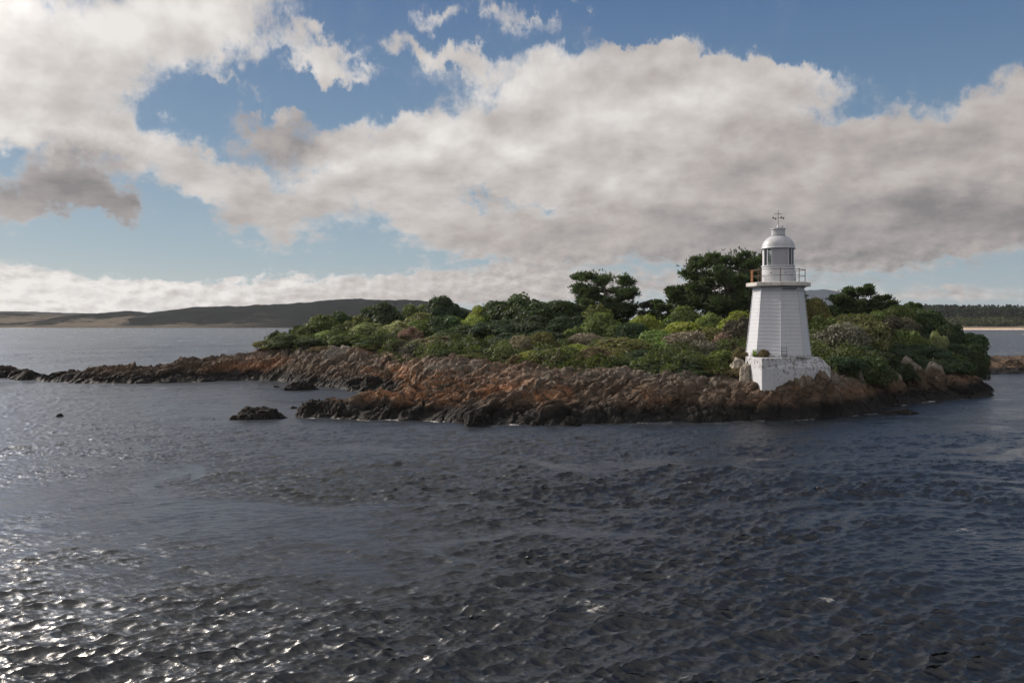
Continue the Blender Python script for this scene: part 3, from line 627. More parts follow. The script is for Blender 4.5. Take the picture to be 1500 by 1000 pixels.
def shrub(px, top, wpx, Y, kind, hue, label, group='shrubs covering the island', name='shrub', cat='shrub', sink=.12):
    x = at(px, Y); z0 = float(ground(x, Y)); h = max(hz(top, Y) - z0, .5)
    wd = wpx / 1250 * Y / 2 * 1.1
    if kind not in KINDS: KINDS[kind] = [make_kind(kind, i) for i in range({'tree': 7, 'dome': 9, 'low': 6, 'twig': 3, 'spiky': 2}[kind])]
    me, st = rng.choice(KINDS[kind])
    o = empty(name, (x, Y, z0 - sink), rng.random() * 6.283)
    o.scale = (wd, wd * (.85 + .3 * rng.random()), (h + sink) * 1.0)
    tag(o, label, cat, group)
    part_names = {'tree': ('crown', 'trunk'), 'spiky': ('blades', None)}.get(kind, ('crown', 'stems'))
    cr_ = link(part_names[0], me, o)
    j = 1 + (rng.random() - .5) * .25; hh_ = HUE[hue]
    cr_.color = (hh_[0] * j * (1 + (rng.random() - .5) * .2), hh_[1] * j, hh_[2] * j, 1)
    if st: link(part_names[1], st, o)
    return o
# (px, top py, width px, distance, kind, hue, label)
SHRUBS = [
(405,481,15,104.5,'tree','deep','tiny dark windblown bush standing alone on the left rim of the island'),
(396,497,44,104,'low','olive','low olive shrub at the leftmost foot of the green slope'),
(422,489,50,102.5,'dome','dark','dark rounded shrub above the orange rocks at the left end'),
(456,494,46,99.5,'low','dark','dull green shrub just above the grey cliff at the left end'),
(437,473,24,106,'tree','dark','small dark bush poking above the left skyline slope'),
(446,478,40,105,'low','mid','mid green low shrub right of the tiny skyline bush'),
(472,461,54,106,'low','mid','bright green feathery shrub on the left skyline'),
(487,482,50,102,'low','lime','light green leafy shrub halfway up the left slope'),
(502,448,36,108,'tree','dark','narrow dark tree with visible stems left of the round grey shrub'),
(527,462,44,106,'low','olive','olive brushwood between the narrow tree and the round grey shrub'),
(560,443,66,108,'dome','deep','big round dark grey-green shrub alone on the left skyline'),
(540,472,60,102,'low','pale','pale sunlit low shrub below the big round dark shrub'),
(582,469,64,101,'low','pale','pale yellowish shrub patch catching the sun mid slope'),
(610,468,46,100,'low','lime','light green shrub at the right end of the sunlit patch'),
(512,489,64,98,'low','mid','dark green shrub hanging above the grey cliff top'),
(556,492,60,97,'dome','dark','dark rounded shrub above the right half of the grey cliff'),
(592,498,52,94,'low','dusk','dusky shrub at the right edge of the grey cliff'),
(600,482,34,97,'twig','rose','pinkish bare shrub in the middle of the left slope'),
(612,441,60,109,'tree','mid','green tree left of the spreading dark skyline tree'),
(650,428,74,108,'tree','deep','spreading dark tree with a flat top on the left skyline'),
(622,458,60,104,'dome','olive','olive grey shrub under the flat-topped dark tree'),
(655,461,64,101,'dome','dark','large dull dome shrub under the right side of the flat-topped tree'),
(690,456,50,102,'tree','bright','vivid yellow-green tree sloping up to the right on the skyline'),
(708,440,46,104,'tree','bright','vivid green tree top right of the flat-topped dark tree'),
(640,492,64,90,'low','grey','grey-brown brush above the bare rock, left of the dark thicket'),
(612,505,46,89,'twig','dusk','thin dusky brush at the foot of the left slope'),
(680,476,66,96,'dome','dark','dark shrub below the vivid yellow-green tree'),
(672,500,64,87,'dome','dark','dark low dome at the bottom of the central thicket, left end'),
(708,498,60,85,'low','deep','very dark bush at the bottom of the central thicket'),
(728,433,70,104,'tree','dark','broad dark green tree at the left of the central thicket'),
(768,424,104,103,'tree','dark','tallest dark green crown of the central thicket'),
(812,432,86,102,'tree','dark','dark green crown right of the tallest thicket crown'),
(850,436,74,102,'tree','dark','dark green crown left of and below the lone pine'),
(875,445,50,97,'low','olive','small olive bush just under the lone pine'),
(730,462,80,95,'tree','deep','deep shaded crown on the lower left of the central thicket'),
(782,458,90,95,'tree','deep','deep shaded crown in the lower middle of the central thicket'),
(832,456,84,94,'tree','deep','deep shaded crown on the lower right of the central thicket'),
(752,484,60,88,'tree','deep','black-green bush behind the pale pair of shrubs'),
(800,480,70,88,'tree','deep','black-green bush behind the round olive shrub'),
(738,505,30,77,'low','pale','pale grey-green shrub at the left edge of the rock shelf'),
(764,491,44,79,'dome','grey','grey-green round shrub between two paler shrubs above the shelf'),
(795,486,40,79,'dome','olive','round olive shrub standing above the rock shelf'),
(778,513,40,74,'dome','bright','yellow-green dome shrub on the edge of the rock shelf'),
(810,511,48,72.5,'dome','brown','brown-topped dome shrub on a short stem at the shelf edge'),
(845,503,52,75,'low','bright','bright lime shrub right of the brown-topped dome'),
(886,458,66,90,'dome','mid','mid green dome shrub below the lone pine'),
(860,489,50,82,'twig','grey','bare brownish shrub left of the big olive mound'),
(842,478,46,88,'low','mid','mid green shrub above the bare brownish shrub'),
(927,472,54,84,'dome','deep','dark mound between the green domes in the middle'),
(945,461,50,90,'dome','bright','yellow-green dome right of the lone pine foot'),
(908,494,86,74,'dome','olive','big olive mound above the grey boulder'),
(876,508,54,71,'dome','brown','brownish mound left of the big olive mound'),
(918,520,70,69,'dome','dark','dark skirt of brush right above the grey boulder'),
(998,448,58,90,'dome','mid','green dome in front of the small pine'),
(1002,471,70,82,'dome','bright','brightest yellow-green dome, in front of the tall pine'),
(1042,458,46,88,'dome','lime','light green dome at the foot of the tall pine'),
(1082,456,60,86,'dome','bright','bright green hedge-like shrub left of the lighthouse tower'),
(962,483,50,79,'dome','lime','light green dome left of the grey twiggy bush'),
(1040,478,56,80,'dome','olive','olive dome right of the brightest dome'),
(1004,486,70,74,'twig','grey','large grey twiggy bush on pale stems left of the lighthouse'),
(1058,491,28,74,'twig','rose','small reddish bare bush left of the lighthouse'),
(1086,470,46,80,'twig','dusk','dull bare bush right behind the reddish bush'),
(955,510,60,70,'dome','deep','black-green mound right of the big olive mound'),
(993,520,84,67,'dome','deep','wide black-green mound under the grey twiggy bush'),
(1028,519,56,66.5,'low','mid','green leafy shrub under the reddish bush'),
(1058,512,44,68,'low','lime','fresh green shrub directly below the reddish bush'),
(1050,540,46,64.3,'low','brown','brown heathy mound above the grey slab left of the plinth'),
(1085,538,34,62.8,'dome','brown','brown rounded shrub against the left face of the plinth'),
(1084,508,26,66.5,'low','brown','small brown shrub at the top left of the plinth'),
(1197,436,46,92,'dome','olive','olive shrub just right of the tower top'),
(1222,446,40,94,'dome','dark','dark shrub between the tower and the right-hand pine'),
(1203,461,54,84,'low','mid','green leafy shrub right beside the tower'),
(1196,490,44,78,'dome','mid','darker green shrub right of the tower foot'),
(1252,457,84,86,'dome','olive','wide olive dome below the right-hand pine'),
(1288,455,50,90,'dome','mid','mid green dome below the smaller right-hand pine'),
(1316,436,58,92,'tree','mid','green rounded tree right of the smaller right-hand pine'),
(1353,447,66,92,'tree','dark','dark tree on the right skyline beside the far forest'),
(1384,458,60,93,'tree','deep','dark tree low on the right skyline'),
(1312,461,60,86,'dome','dusk','dusky purple-grey shrub on the right-hand slope'),
(1236,478,76,77,'twig','grey','large grey-pink twiggy shrub right of the lighthouse'),
(1274,476,56,79,'twig','olive','bare olive brush right of the grey-pink shrub'),
(1328,480,48,84,'dome','mid','flat-topped green shrub in the shaded right slope'),
(1374,480,30,86,'tree','pale','small pale-stemmed tree with a flat top in the shaded right slope'),
(1412,478,66,93,'tree','dark','dark tree overhanging the channel on the right'),
(1360,470,60,90,'tree','deep','deep shaded tree above the small pale-stemmed tree'),
(1420,497,46,86,'tree','dark','dark bush at the right tip of the island'),
(1428,513,26,83.5,'dome','deep','lowest dark bush at the right tip of the island'),
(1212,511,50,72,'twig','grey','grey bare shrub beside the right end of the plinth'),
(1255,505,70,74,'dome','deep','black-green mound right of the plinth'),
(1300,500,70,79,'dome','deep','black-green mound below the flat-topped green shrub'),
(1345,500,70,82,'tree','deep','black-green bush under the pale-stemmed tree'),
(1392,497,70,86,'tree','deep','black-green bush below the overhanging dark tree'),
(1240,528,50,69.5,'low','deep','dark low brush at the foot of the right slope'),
(1285,525,50,73.5,'low','dusk','dusky low brush behind the standing pale rocks'),
(634,519,34,83,'low','olive','ragged olive tuft on the rock edge left of the central thicket'),
(664,524,40,80,'low','dark','dark low tuft on the rock edge under the central thicket'),
(702,521,44,77.5,'dome','olive','rounded olive cushion on the rock edge below the black-green bush'),
(722,527,26,75.5,'low','mid','small green cushion among the grey rocks of the shelf'),
(758,519,34,73,'low','brown','brownish low brush on the shelf left of the yellow-green dome'),
(830,521,40,71,'low','dark','dark low brush under the bright lime shrub'),
(862,527,30,69,'low','brown','little brown tuft left of the dark skirt of brush'),
(905,531,44,66.5,'low','deep','black-green tuft directly above the grey boulder'),
(968,536,44,64.5,'low','dark','dark low brush right of the grey boulder'),
(1012,541,50,63.6,'low','deep','black-green low brush between the boulders'),
(1030,500,40,70,'twig','grey','smaller grey twiggy bush right of the large one'),
(972,498,36,73,'low','lime','light green tuft at the left foot of the grey twiggy bush'),
(1112,470,40,84,'dome','dark','dark shrub close behind the left edge of the tower'),
(1192,520,34,69,'low','dark','dark brush behind the right end of the plinth'),
(1320,520,44,77,'low','deep','dark brush directly behind the tallest pale spire'),
(1402,520,44,82,'low','dark','dark brush at the waterside under the overhanging tree'),
(535,505,40,94.5,'low','olive','olive tuft draped over the middle of the grey cliff top'),
(470,510,34,97,'low','brown','brown tuft at the left end of the grey cliff'),
(1232,520,56,65.4,'dome','deep','dark dome shrub just right of the plinth, above the fluted grey rock'),
(1274,522,60,67.6,'dome','dark','dark dome shrub left of the tallest pale spire'),
(1310,527,52,72.3,'low','deep','black-green brush at the foot of the tallest pale spire'),
(1352,526,56,77.5,'dome','deep','black-green dome between the spires and the right tip'),
(1388,523,48,79.5,'dome','deep','last black-green dome shrub before the right tip'),
]
for px_, tp, wp, Y_, kd, hu, lb in SHRUBS:
    tr_ = kd == 'tree'; wp *= 1.3 if kd == 'dome' else 1.2
    shrub(px_, tp, wp, Y_, kd, hu, lb, name='tree' if tr_ else 'shrub', cat='tree' if tr_ else 'shrub', group='broad trees of the island' if tr_ else 'shrubs covering the island')

# ------------------------------------------------------------------ pines
def pine(px, top, wpx, Y, label, seed, pads, lean=0.0, bare=.35, hue=(.066, .094, .050)):
    rg = np.random.RandomState(seed)
    x = at(px, Y); z0 = float(ground(x, Y)); H = hz(top, Y) - z0; W = wpx / 1250 * Y / 2
    o = empty('pine_tree', (x, Y, z0)); tag(o, label, 'tree', 'pines rising above the scrub')
    tr = [np.array([lean * H * q ** 1.5 + .12 * math.sin(q * 5 + seed), .1 * math.cos(q * 4), q * H * .9 - .3 * (q == 0)]) for q in np.linspace(0, 1, 8)]
    ch = [(tr, list(np.linspace(.26, .06, 8) * H / 8))]
    P, N, SZ, TI = [], [], [], []
    pads = int(pads * 1.5)
    for k in range(pads):
        q = bare + (1 - bare) * (k + rg.rand()) / pads; a = rg.rand() * 6.283
        env = W * min(1, 1.25 * (1 - ((q - .62) / .58) ** 2)) if q > .62 else W * (.55 + .45 * (q - bare) / (.62 - bare))
        reach = max(env, .3 * W) * (.35 + .62 * rg.rand() ** .7)
        i = min(int(q * .92 * 7), 6); root = tr[i] * (1 - (q * 6.44 - i)) + tr[i + 1] * (q * 6.44 - i) if i < 7 else tr[-1]
        tip = np.array([tr[-1][0] * q + math.cos(a) * reach, math.sin(a) * reach, H * (q * .93 + .02 - .10 * (reach / W) ** 2)])
        mid = (root + tip) / 2 - np.array([0, 0, .06 * H])
        if k % 2 == 0: ch.append(([root, mid, tip], [.07 * H / 8, .05 * H / 8, .02 * H / 8]))
        r = W * (.12 + .14 * rg.rand() ** 1.5); n = int(360 * (r / (.28 * W)) ** 1.6)
        dv = rg.randn(n, 3); dv /= np.linalg.norm(dv, axis=1, keepdims=True); dv[:, 2] = np.abs(dv[:, 2]) * np.where(rg.rand(n) < .25, -1, 1)
        rad = np.array([r, r, r * (.34 + .22 * rg.rand())]); pp = tip + dv * rad * (np.abs(rg.randn(n, 1)) * .56 + .1)
        P.append(pp); N.append(dv * [1, 1, .8] + [0, 0, .55]); SZ.append(np.full(n, 1)); TI.append(np.full(n, rg.rand()))
    P, N = np.concatenate(P), np.concatenate(N); TI = np.concatenate(TI)
    # each tuft: three crossing blades sprouting outward
    V = []; n = len(P)
    N = N / np.linalg.norm(N, axis=1, keepdims=True)
    for b in range(3):
        dirn = N + rg.randn(n, 3) * .5; dirn /= np.linalg.norm(dirn, axis=1, keepdims=True)
        sd_ = np.cross(dirn, rg.randn(n, 3)); sd_ /= np.linalg.norm(sd_, axis=1, keepdims=True)
        l = (.22 + .24 * rg.rand(n, 1)); wd = .030 + .03 * rg.rand(n, 1)
        V.append(np.stack([P - sd_ * wd * .6, P + sd_ * wd * .6, P + dirn * l + sd_ * wd, P + dirn * l - sd_ * wd], 1))
    V = np.concatenate(V).reshape(-1, 3)
    me = mesh_np('foliage', V, np.arange(len(V)).reshape(-1, 4), [NEEDLE], smooth=False)
    attr(me, 'tint', np.repeat(np.clip(np.tile(.3 + .3 * TI + .12 * rg.randn(n), 3), 0, .84), 4))
    fo_ = link('foliage', me, o); fo_.color = (*hue, 1)
    b = MB()
    b.tube(*ch[0], 8); tk = b.build('trunk', BARK, o, smooth=True)
    b = MB()
    for c_ in ch[1:]: b.tube(*c_, 5)
    b.build('limbs', BARK, o, smooth=True)
    return o
pine(886, 394, 114, 104, 'lone umbrella-shaped pine on the skyline left of centre', 5, 46)
pine(1068, 366, 150, 94, 'tallest pine, broad and dark, immediately left of the lighthouse', 9, 80)
pine(1120, 392, 110, 98, 'second tall pine behind the lighthouse tower', 14, 50)
pine(985, 417, 62, 96, 'small ragged pine left of the tallest pine', 21, 30)
pine(952, 437, 30, 98, 'thin dark sapling pine between the lone pine and the small ragged pine', 33, 14, hue=(.055, .062, .06))
pine(1254, 414, 66, 95, 'pine with a tufted top right of the lighthouse', 41, 40)
pine(1292, 430, 48, 96, 'smaller dark pine at the right of the tufted pine', 47, 26)
pine(1340, 440, 50, 97, 'low wind-combed pine on the right skyline', 52, 24)

# ------------------------------------------------------------------ undergrowth
rg = np.random.RandomState(3)
n = 330000; ux = rg.uniform(-52, 44, n); uy = rg.uniform(62, 118, n)
k = (uy > veg_front(ux, uy) + .4 * rg.randn(n)) & (ground(ux, uy) > 1.0) & ~((np.abs(ux - 19.6) < 3.3) & (uy < 67.5))
ux, uy = ux[k], uy[k]
# leaf canopy of small knitted domes
cell = 2.1; gu, gv = ux / cell, uy / cell * .8; iu, iv = np.floor(gu).astype(int), np.floor(gv).astype(int)
best = np.full(ux.shape, -1.0); nx_, ny_, tn = 0 * ux, 0 * ux, 0 * ux
def rnd(i, j, k): return _VAL[_PERM[_PERM[_PERM[i & 255] + (j & 255)] + k]]
for di in (-1, 0, 1):
    for dj in (-1, 0, 1):
        i, j = iu + di, iv + dj
        ox, oy = (gu - i - rnd(i, j, 1)) * cell, (gv - j - rnd(i, j, 2)) * cell / .8
        r = cell * (.45 + .55 * rnd(i, j, 3)); q = 1 - (ox * ox + oy * oy) / (r * r)
        hd = np.where(q > 0, np.sqrt(np.clip(q, 0, 1)) * (.7 + .9 * rnd(i, j, 4)), 0)
        w_ = hd > best
        best = np.where(w_, hd, best); nx_ = np.where(w_, ox / r, nx_); ny_ = np.where(w_, oy / r, ny_); tn = np.where(w_, rnd(i, j, 5), tn)
edge = np.clip((uy - veg_front(ux, uy)) * .45 + .35, .25, 1)
P = np.stack([ux, uy, ground(ux, uy) + (.12 + best * 1.05) * edge * (1 - .35 * rg.rand(len(ux)) ** 2) + .06 * rg.randn(len(ux))], 1)
V, F = quads_from(P, np.stack([nx_, ny_, .55 + 0 * nx_], 1) + rg.randn(len(ux), 3) * .45, .15, rg, 1.5)
me = mesh_np('undergrowth', V, F, [LEAF], smooth=False)
attr(me, 'tint', np.repeat(np.clip(.20 + .45 * tn + .3 * fbm(ux * .3, uy * .3, octv=3) + .12 * rg.randn(len(ux)), 0, .95), 4))
o = tag(link('undergrowth', me), kind='stuff'); o.color = (.076, .092, .042, 1)

# ------------------------------------------------------------------ far forest and scrub across the channel
def far_mass(name, n, x0, x1, v0, v1, h0, h1, w_, colr, seed, cone):
    rg = np.random.RandomState(seed); X_ = rg.uniform(x0, x1, n); v_ = rg.uniform(v0, v1, n)
    Yb = 735 + 6 * np.sin(X_ * .012) + v_ * 170
    Zb = np.interp(v_, [0, .06, .15, .35, .6, 1, 2, 4], [-.5, 1.3, 1.9, 4.5, 7, 9, 15, 20])
    H_ = rg.uniform(h0, h1, n) * (1 + .25 * fbm(X_ * .02, v_ * 3, octv=2)); q = 34
    b = rg.rand(n, q); a = rg.rand(n, q) * 6.283
    prof = (1 - b) ** .8 * (.4 + .6 * b ** .3) if cone else np.sqrt(np.clip(1 - b * b, 0, 1))
    r_ = w_ * prof * (.75 + .4 * rg.rand(n, q)) * (H_ / h1)[:, None]
    P = np.stack([X_[:, None] + np.cos(a) * r_, Yb[:, None] + np.sin(a) * r_, Zb[:, None] + b * H_[:, None]], -1).reshape(-1, 3)
    N = np.stack([np.cos(a), np.sin(a), .6 + 0 * a], -1).reshape(-1, 3)
    V, F = quads_from(P, N + .4 * rg.randn(len(P), 3), w_ * .8, rg, 1.6)
    me = mesh_np(name, V, F, [LEAF], smooth=False); attr(me, 'tint', np.repeat(rg.rand(n).repeat(q) * .75, 4))
    o = tag(link(name, me), kind='stuff'); o.color = (*colr, 1)
far_mass('far_forest', 2600, 300, 760, .75, 1.9, 9, 13, 2.6, (.014, .026, .016), 1, True)
far_mass('far_scrub', 1500, 300, 700, .22, .75, 1.5, 3.5, 3.0, (.045, .052, .022), 2, False)

# ================================================================== boulders and skerries
def rock(px, py_base, py_top, wpx, Y, label, mat, name='boulder', cat='rock', group=None, seed=1, depth=.8, spire=0.0, sink=.35, base=None):
    rg = np.random.RandomState(seed)
    bm = bmesh.new(); bmesh.ops.create_icosphere(bm, subdivisions=5, radius=1)
    co = np.array([v.co for v in bm.verts])
    s = seed * 7.3
    dsp = 1 + .30 * ridged(co[:, 0] * 1.3 + s, co[:, 1] * 1.3, co[:, 2] * 1.3, 4, .55) + .16 * fbm(co[:, 0] * 3 + s, co[:, 1] * 3, co[:, 2] * 3, 4) + .05 * ridged(co[:, 0] * 8 + s, co[:, 1] * 8, co[:, 2] * 8, 3)
    co = co * dsp[:, None]
    co[:, 2] = np.where(co[:, 2] < 0, co[:, 2] * .6, co[:, 2])
    step_ = .22; q = co[:, 0] * .55 + co[:, 2]; co[:, 2] += .35 * (np.round(q / step_) * step_ - q) * (spire < .3)     # broken along its beds
    if spire:
        k_ = np.clip(co[:, 2], 0, None); co[:, :2] *= (1 - spire * np.clip(k_, 0, 1))[:, None]
    x = at(px, Y); zb = hz(py_base, Y) if base is None else base; h = (py_base - py_top) / 1250 * Y; wd = wpx / 1250 * Y / 2
    mz = co[:, 2].max(); mx = np.abs(co[:, 0]).max()
    co = co * [wd / mx, wd / mx * depth, (h + sink * .5) / mz]
    for v, c_ in zip(bm.verts, co): v.co = c_
    me = bpy.data.meshes.new(name); bm.to_mesh(me); bm.free(); me.polygons.foreach_set('use_smooth', [True] * len(me.polygons)); me.materials.append(mat)
    o = link(name, me, None, (x, Y, zb - sink * .5)); o.rotation_euler.z = (rg.rand() - .5) * .5
    return tag(o, label, cat, group)
SK = 'skerries off the island'
rock(376, 615, 594, 72, 57.6, 'largest black rock in the water left of the island', ROCK_BLACK, 'skerry', seed=3, group=SK, depth=.6)
rock(345, 615, 607, 26, 57.3, 'low black rock touching the left end of the largest skerry', ROCK_BLACK, 'skerry', seed=4, group=SK)
rock(408, 614, 602, 26, 57.9, 'black rock at the right end of the largest skerry', ROCK_BLACK, 'skerry', seed=5, group=SK)
rock(88, 611, 605, 15, 59.0, 'small rounded rock alone in the water far left', ROCK_BLACK, 'skerry', seed=6, group=SK)
rock(429, 599, 594, 20, 64.5, 'small dark rock between the largest skerry and the ledge', ROCK_BLACK, 'skerry', seed=7, group=SK)
rock(313, 614.5, 612, 10, 57.4, 'tiny rock barely awash left of the largest skerry', ROCK_BLACK, 'skerry', seed=8, group=SK)
rock(440, 573, 557, 60, 82, 'dark flat rock at the mouth of the small inlet', ROCK_BLACK, 'skerry', seed=10, group=SK, depth=.5)
rock(405, 568, 564, 22, 85, 'thin low rock left of the flat inlet rock', ROCK_BLACK, 'skerry', seed=11, group=SK)
rock(460, 612, 584, 64, 59.5, 'dark humped rock at the left tip of the front ledge', ROCK_BLACK, 'skerry', seed=12, group=SK, depth=.6)
rock(506, 613, 588, 52, 58.6, 'second dark hump behind the left tip of the front ledge', ROCK_BLACK, 'skerry', seed=13, group=SK, depth=.6)
rock(1318, 608, 598, 66, 60.8, 'low black reef awash off the right end of the rocks', ROCK_BLACK, 'skerry', seed=14, group=SK, depth=.5)
rock(787, 626, 612, 26, 53.2, 'small dark boulder at the waterline in front of the shelf', ROCK_BLACK, 'boulder', seed=15)
rock(836, 623, 609, 38, 53.4, 'wider dark boulder at the waterline right of the small one', ROCK_BLACK, 'boulder', seed=16)
rock(700, 624, 598, 52, 53.6, 'dark rounded buttress rock jutting from the front ledge', ROCK_BLACK, 'boulder', seed=17)
rock(948, 578, 543, 36, 61.2, 'grey rounded boulder below the big olive mound', ROCK_GREY, 'boulder', seed=18)
rock(928, 572, 541, 20, 61.6, 'narrow grey stone leaning on the left of the rounded grey boulder', ROCK_GREY, 'boulder', seed=28)
rock(1052, 578, 552, 58, 60.4, 'broad pale grey slab left of the plinth', ROCK_GREY, 'boulder', seed=19)
rock(992, 600, 553, 70, 59.2, 'large brown fractured boulder below the black-green mound', ROCK, 'boulder', seed=20)
rock(1180, 600, 548, 86, 58.9, 'dark brown rock heaped against the front of the plinth', ROCK, 'boulder', seed=31, depth=.5)
rock(1258, 578, 540, 26, 65.5, 'pale standing rock right of the plinth', ROCK_GREY, 'boulder', seed=21, spire=.35)
rock(1328, 568, 520, 54, 73.6, 'tallest pale rock spire on the right-hand shore', ROCK_GREY, 'rock_spire', seed=42, spire=.12)
rock(1344, 570, 530, 34, 72.8, 'shorter pale spire leaning on the tallest one', ROCK_GREY, 'rock_spire', seed=23, spire=.25)
rock(1368, 564, 528, 48, 74.5, 'ragged pale rock with twin points near the right tip', ROCK_GREY, 'rock_spire', seed=24, spire=.2)
rock(1290, 578, 548, 44, 68.5, 'reddish brown boulder between the pale standing rocks', ROCK, 'boulder', seed=25)
rock(640, 560, 533, 52, 74, 'pale ribbed rock under the left end of the central thicket', ROCK_GREY, 'boulder', seed=26)
rock(592, 567, 545, 36, 81, 'brown square boulder above the inlet', ROCK, 'boulder', seed=27)
rock(548, 572, 548, 44, 82, 'dark rounded boulder left of the brown square one', ROCK_BLACK, 'boulder', seed=29)
rock(505, 548, 505, 86, 93, 'grey cliff face under the left slope shrubs', ROCK_GREY, 'boulder', seed=30, depth=.5)
rock(1480, 538, 525, 40, 113, 'grey green boulder on the far orange rocks', ROCK_GREY, 'boulder', seed=34)
rock(1083, 548, 523, 34, 64.0, 'whitewashed rock at the left side of the plinth', ROCK_WHITE, 'boulder', seed=35, depth=1.0)

rock(1395, 573, 548, 60, 75, 'broad dark brown rock near the right tip', ROCK, 'boulder', seed=36, depth=.6)
rock(1428, 580, 560, 44, 75.2, 'dark rock forming the right tip of the island', ROCK_BLACK, 'boulder', seed=37, depth=.6)
rock(1225, 580, 545, 40, 61.8, 'grey fluted rock right against the plinth end', ROCK_GREY, 'boulder', seed=38, spire=.15)
rock(1308, 572, 545, 40, 70.5, 'grey block between the reddish boulder and the tallest spire', ROCK_GREY, 'boulder', seed=39)
rock(1110, 600, 571, 60, 58.3, 'brown block in front of the plinth corner', ROCK, 'boulder', seed=40, depth=.6)

rock(1094, 566, 527, 26, 61.4, 'small whitewashed rock wedged against the left face of the plinth', ROCK_WHITE, 'boulder', seed=51, depth=1.0)
rock(1206, 572, 541, 34, 60.3, 'fractured dark rock lapping over the right end of the plinth', ROCK, 'boulder', seed=52, depth=.6)

# ================================================================== lighthouse
LX, LY, LZ = 19.34, 62.0, 1.2
lh = empty('lighthouse', (LX, LY, LZ)); tag(lh, 'white octagonal weatherboard lighthouse with domed lantern on a limewashed plinth', 'lighthouse')
ROT = R(-12.8)                 # one edge a little right of the boat's line of sight
VIEW = -17.3
zt = lambda z: z - LZ
# plinth
b = MB()
pl = [(17.2, 58.75), (22.75, 60.9), (22.1, 66.2), (18.4, 66.2), (17.02, 62.2)]
bot = [(p[0] - LX, p[1] - LY, 0.0) for p in pl]
tp_ = [(p[0] - LX, p[1] - LY, zt(4.03)) for p in pl]
mid = [(p[0] - LX, p[1] - LY, zt(3.3)) for p in pl]
tp_[1] = (22.05 - LX, 60.95 - LY, zt(4.03)); tp_[2] = (21.7 - LX, 66 - LY, zt(4.03))
vs = bot + mid + tp_; n5 = 5
b.add(vs, [(i + 5 * l, (i + 1) % 5 + 5 * l, (i + 1) % 5 + 5 * (l + 1), i + 5 * (l + 1)) for l in (0, 1) for i in range(5)] + [(10, 11, 12, 13, 14), (4, 3, 2, 1, 0)])
b.build('plinth', BASEWHITE, lh, bevel=.06)
# weatherboarded tower: every course laps over the one below
b = MB(); nb_ = 19; z0, z1 = zt(4.02), zt(9.06); prof = [(0.02, z0)]
rad = lambda q: 2.235 + (1.74 - 2.235) * q + .05 * (1 - q) ** 4
for i in range(nb_):
    q0, q1 = i / nb_, (i + 1) / nb_
    prof += [(rad(q0) + .008, z0 + (z1 - z0) * q0 + .002), (rad(q1) - .004, z0 + (z1 - z0) * q1 - .016), (rad(q1) - .004, z0 + (z1 - z0) * q1)]
prof += [(.02, z1)]
b.lathe(prof, 8, a0=ROT); b.build('tower', WHITE, lh)
b = MB()
for k in range(8):                                                       # corner boards
    a = ROT + k * math.pi / 4
    pt = lambda q, e: ((rad(q) + e) * math.sin(a), -(rad(q) + e) * math.cos(a), z0 + (z1 - z0) * q)
    b.tube([pt(0.0, .012), pt(1, .012)], .022, 5)
b.build('corner_boards', WHITE, lh)
b = MB(); b.lathe([(1.70, zt(8.70)), (1.80, zt(8.72)), (1.82, zt(8.80)), (1.76, zt(8.82)), (1.70, zt(8.82))], 8, a0=ROT, cap=False)
b.lathe([(1.70, zt(8.97)), (1.88, zt(8.99)), (1.95, zt(9.07)), (1.70, zt(9.07))], 8, a0=ROT, cap=False); b.build('moulding', WHITE, lh)
b = MB(); b.lathe([(2.30, z0 - .01), (2.30, z0 + .14), (2.25, z0 + .17)], 8, a0=ROT, cap=False); b.build('base_board', BASEWHITE, lh)
b = MB()                                                                  # rungs by the front edge
for k in range(4): b.box((-.24, -2.15 + .035 * k, z0 + .22 + .22 * k), (.40, .05, .035), R(9.7))
for s in (-1, 1): b.tube([(-.24 + .19 * s, -2.19 + .03 * s, z0 + .02), (-.24 + .19 * s, -2.05 + .03 * s, z0 + .95)], .018, 5)
b.build('ladder', DARKIRON, lh)
b = MB(); b.box((.285, -1.655, zt(8.885)), (1.02, .06, .06), R(9.7)); b.build('dark_strip', DARKIRON, lh)  # dark strip across one tower face below the gallery
b = MB(); b.lathe([(.02, zt(9.072)), (2.22, zt(9.072)), (2.26, zt(9.10)), (2.26, zt(9.34)), (2.20, zt(9.36)), (.02, zt(9.36))], 8, a0=ROT); b.build('gallery', SLABPAINT, lh, bevel=.01)
zg = 9.36
rl = empty('railing', (0, 0, 0)); rl.parent = lh; rl_pts = []
RR_ = 1.86
def ring(r, z, tub):
    b = MB(); pts = [(r * math.sin(ROT + k * math.pi / 4), -r * math.cos(ROT + k * math.pi / 4), zt(z)) for k in range(9)]
    for p, q in zip(pts[:-1], pts[1:]): b.tube([p, q], tub, 6)
    return b
ring(RR_, zg + .92, .022).build('top_rail', RUST, rl); ring(RR_, zg + .48, .016).build('mid_rail', RUST, rl)
for k in range(8):
    a = ROT + k * math.pi / 4; b = MB()
    b.tube([(RR_ * math.sin(a), -RR_ * math.cos(a), zt(zg - .005)), (RR_ * math.sin(a), -RR_ * math.cos(a), zt(zg + .98))], .026, 6); b.build('post', RUST, rl)
b = MB(); a_ = ROT - R(78)
for s in (-.2, .2): b.tube([(1.90 * math.sin(a_) + .02 * s, -1.5 * math.cos(a_) + s, zt(zg)), (1.90 * math.sin(a_) + .02 * s, -1.5 * math.cos(a_) + s, zt(zg + .95))], .03, 6)
for k in range(6): b.box((1.90 * math.sin(a_), -1.5 * math.cos(a_), zt(zg + .1 + .15 * k)), (.05, .42, .045))
b.build('gate', paint('orange rust', (.33, .13, .05), grime=.3, rough=.8), rl)
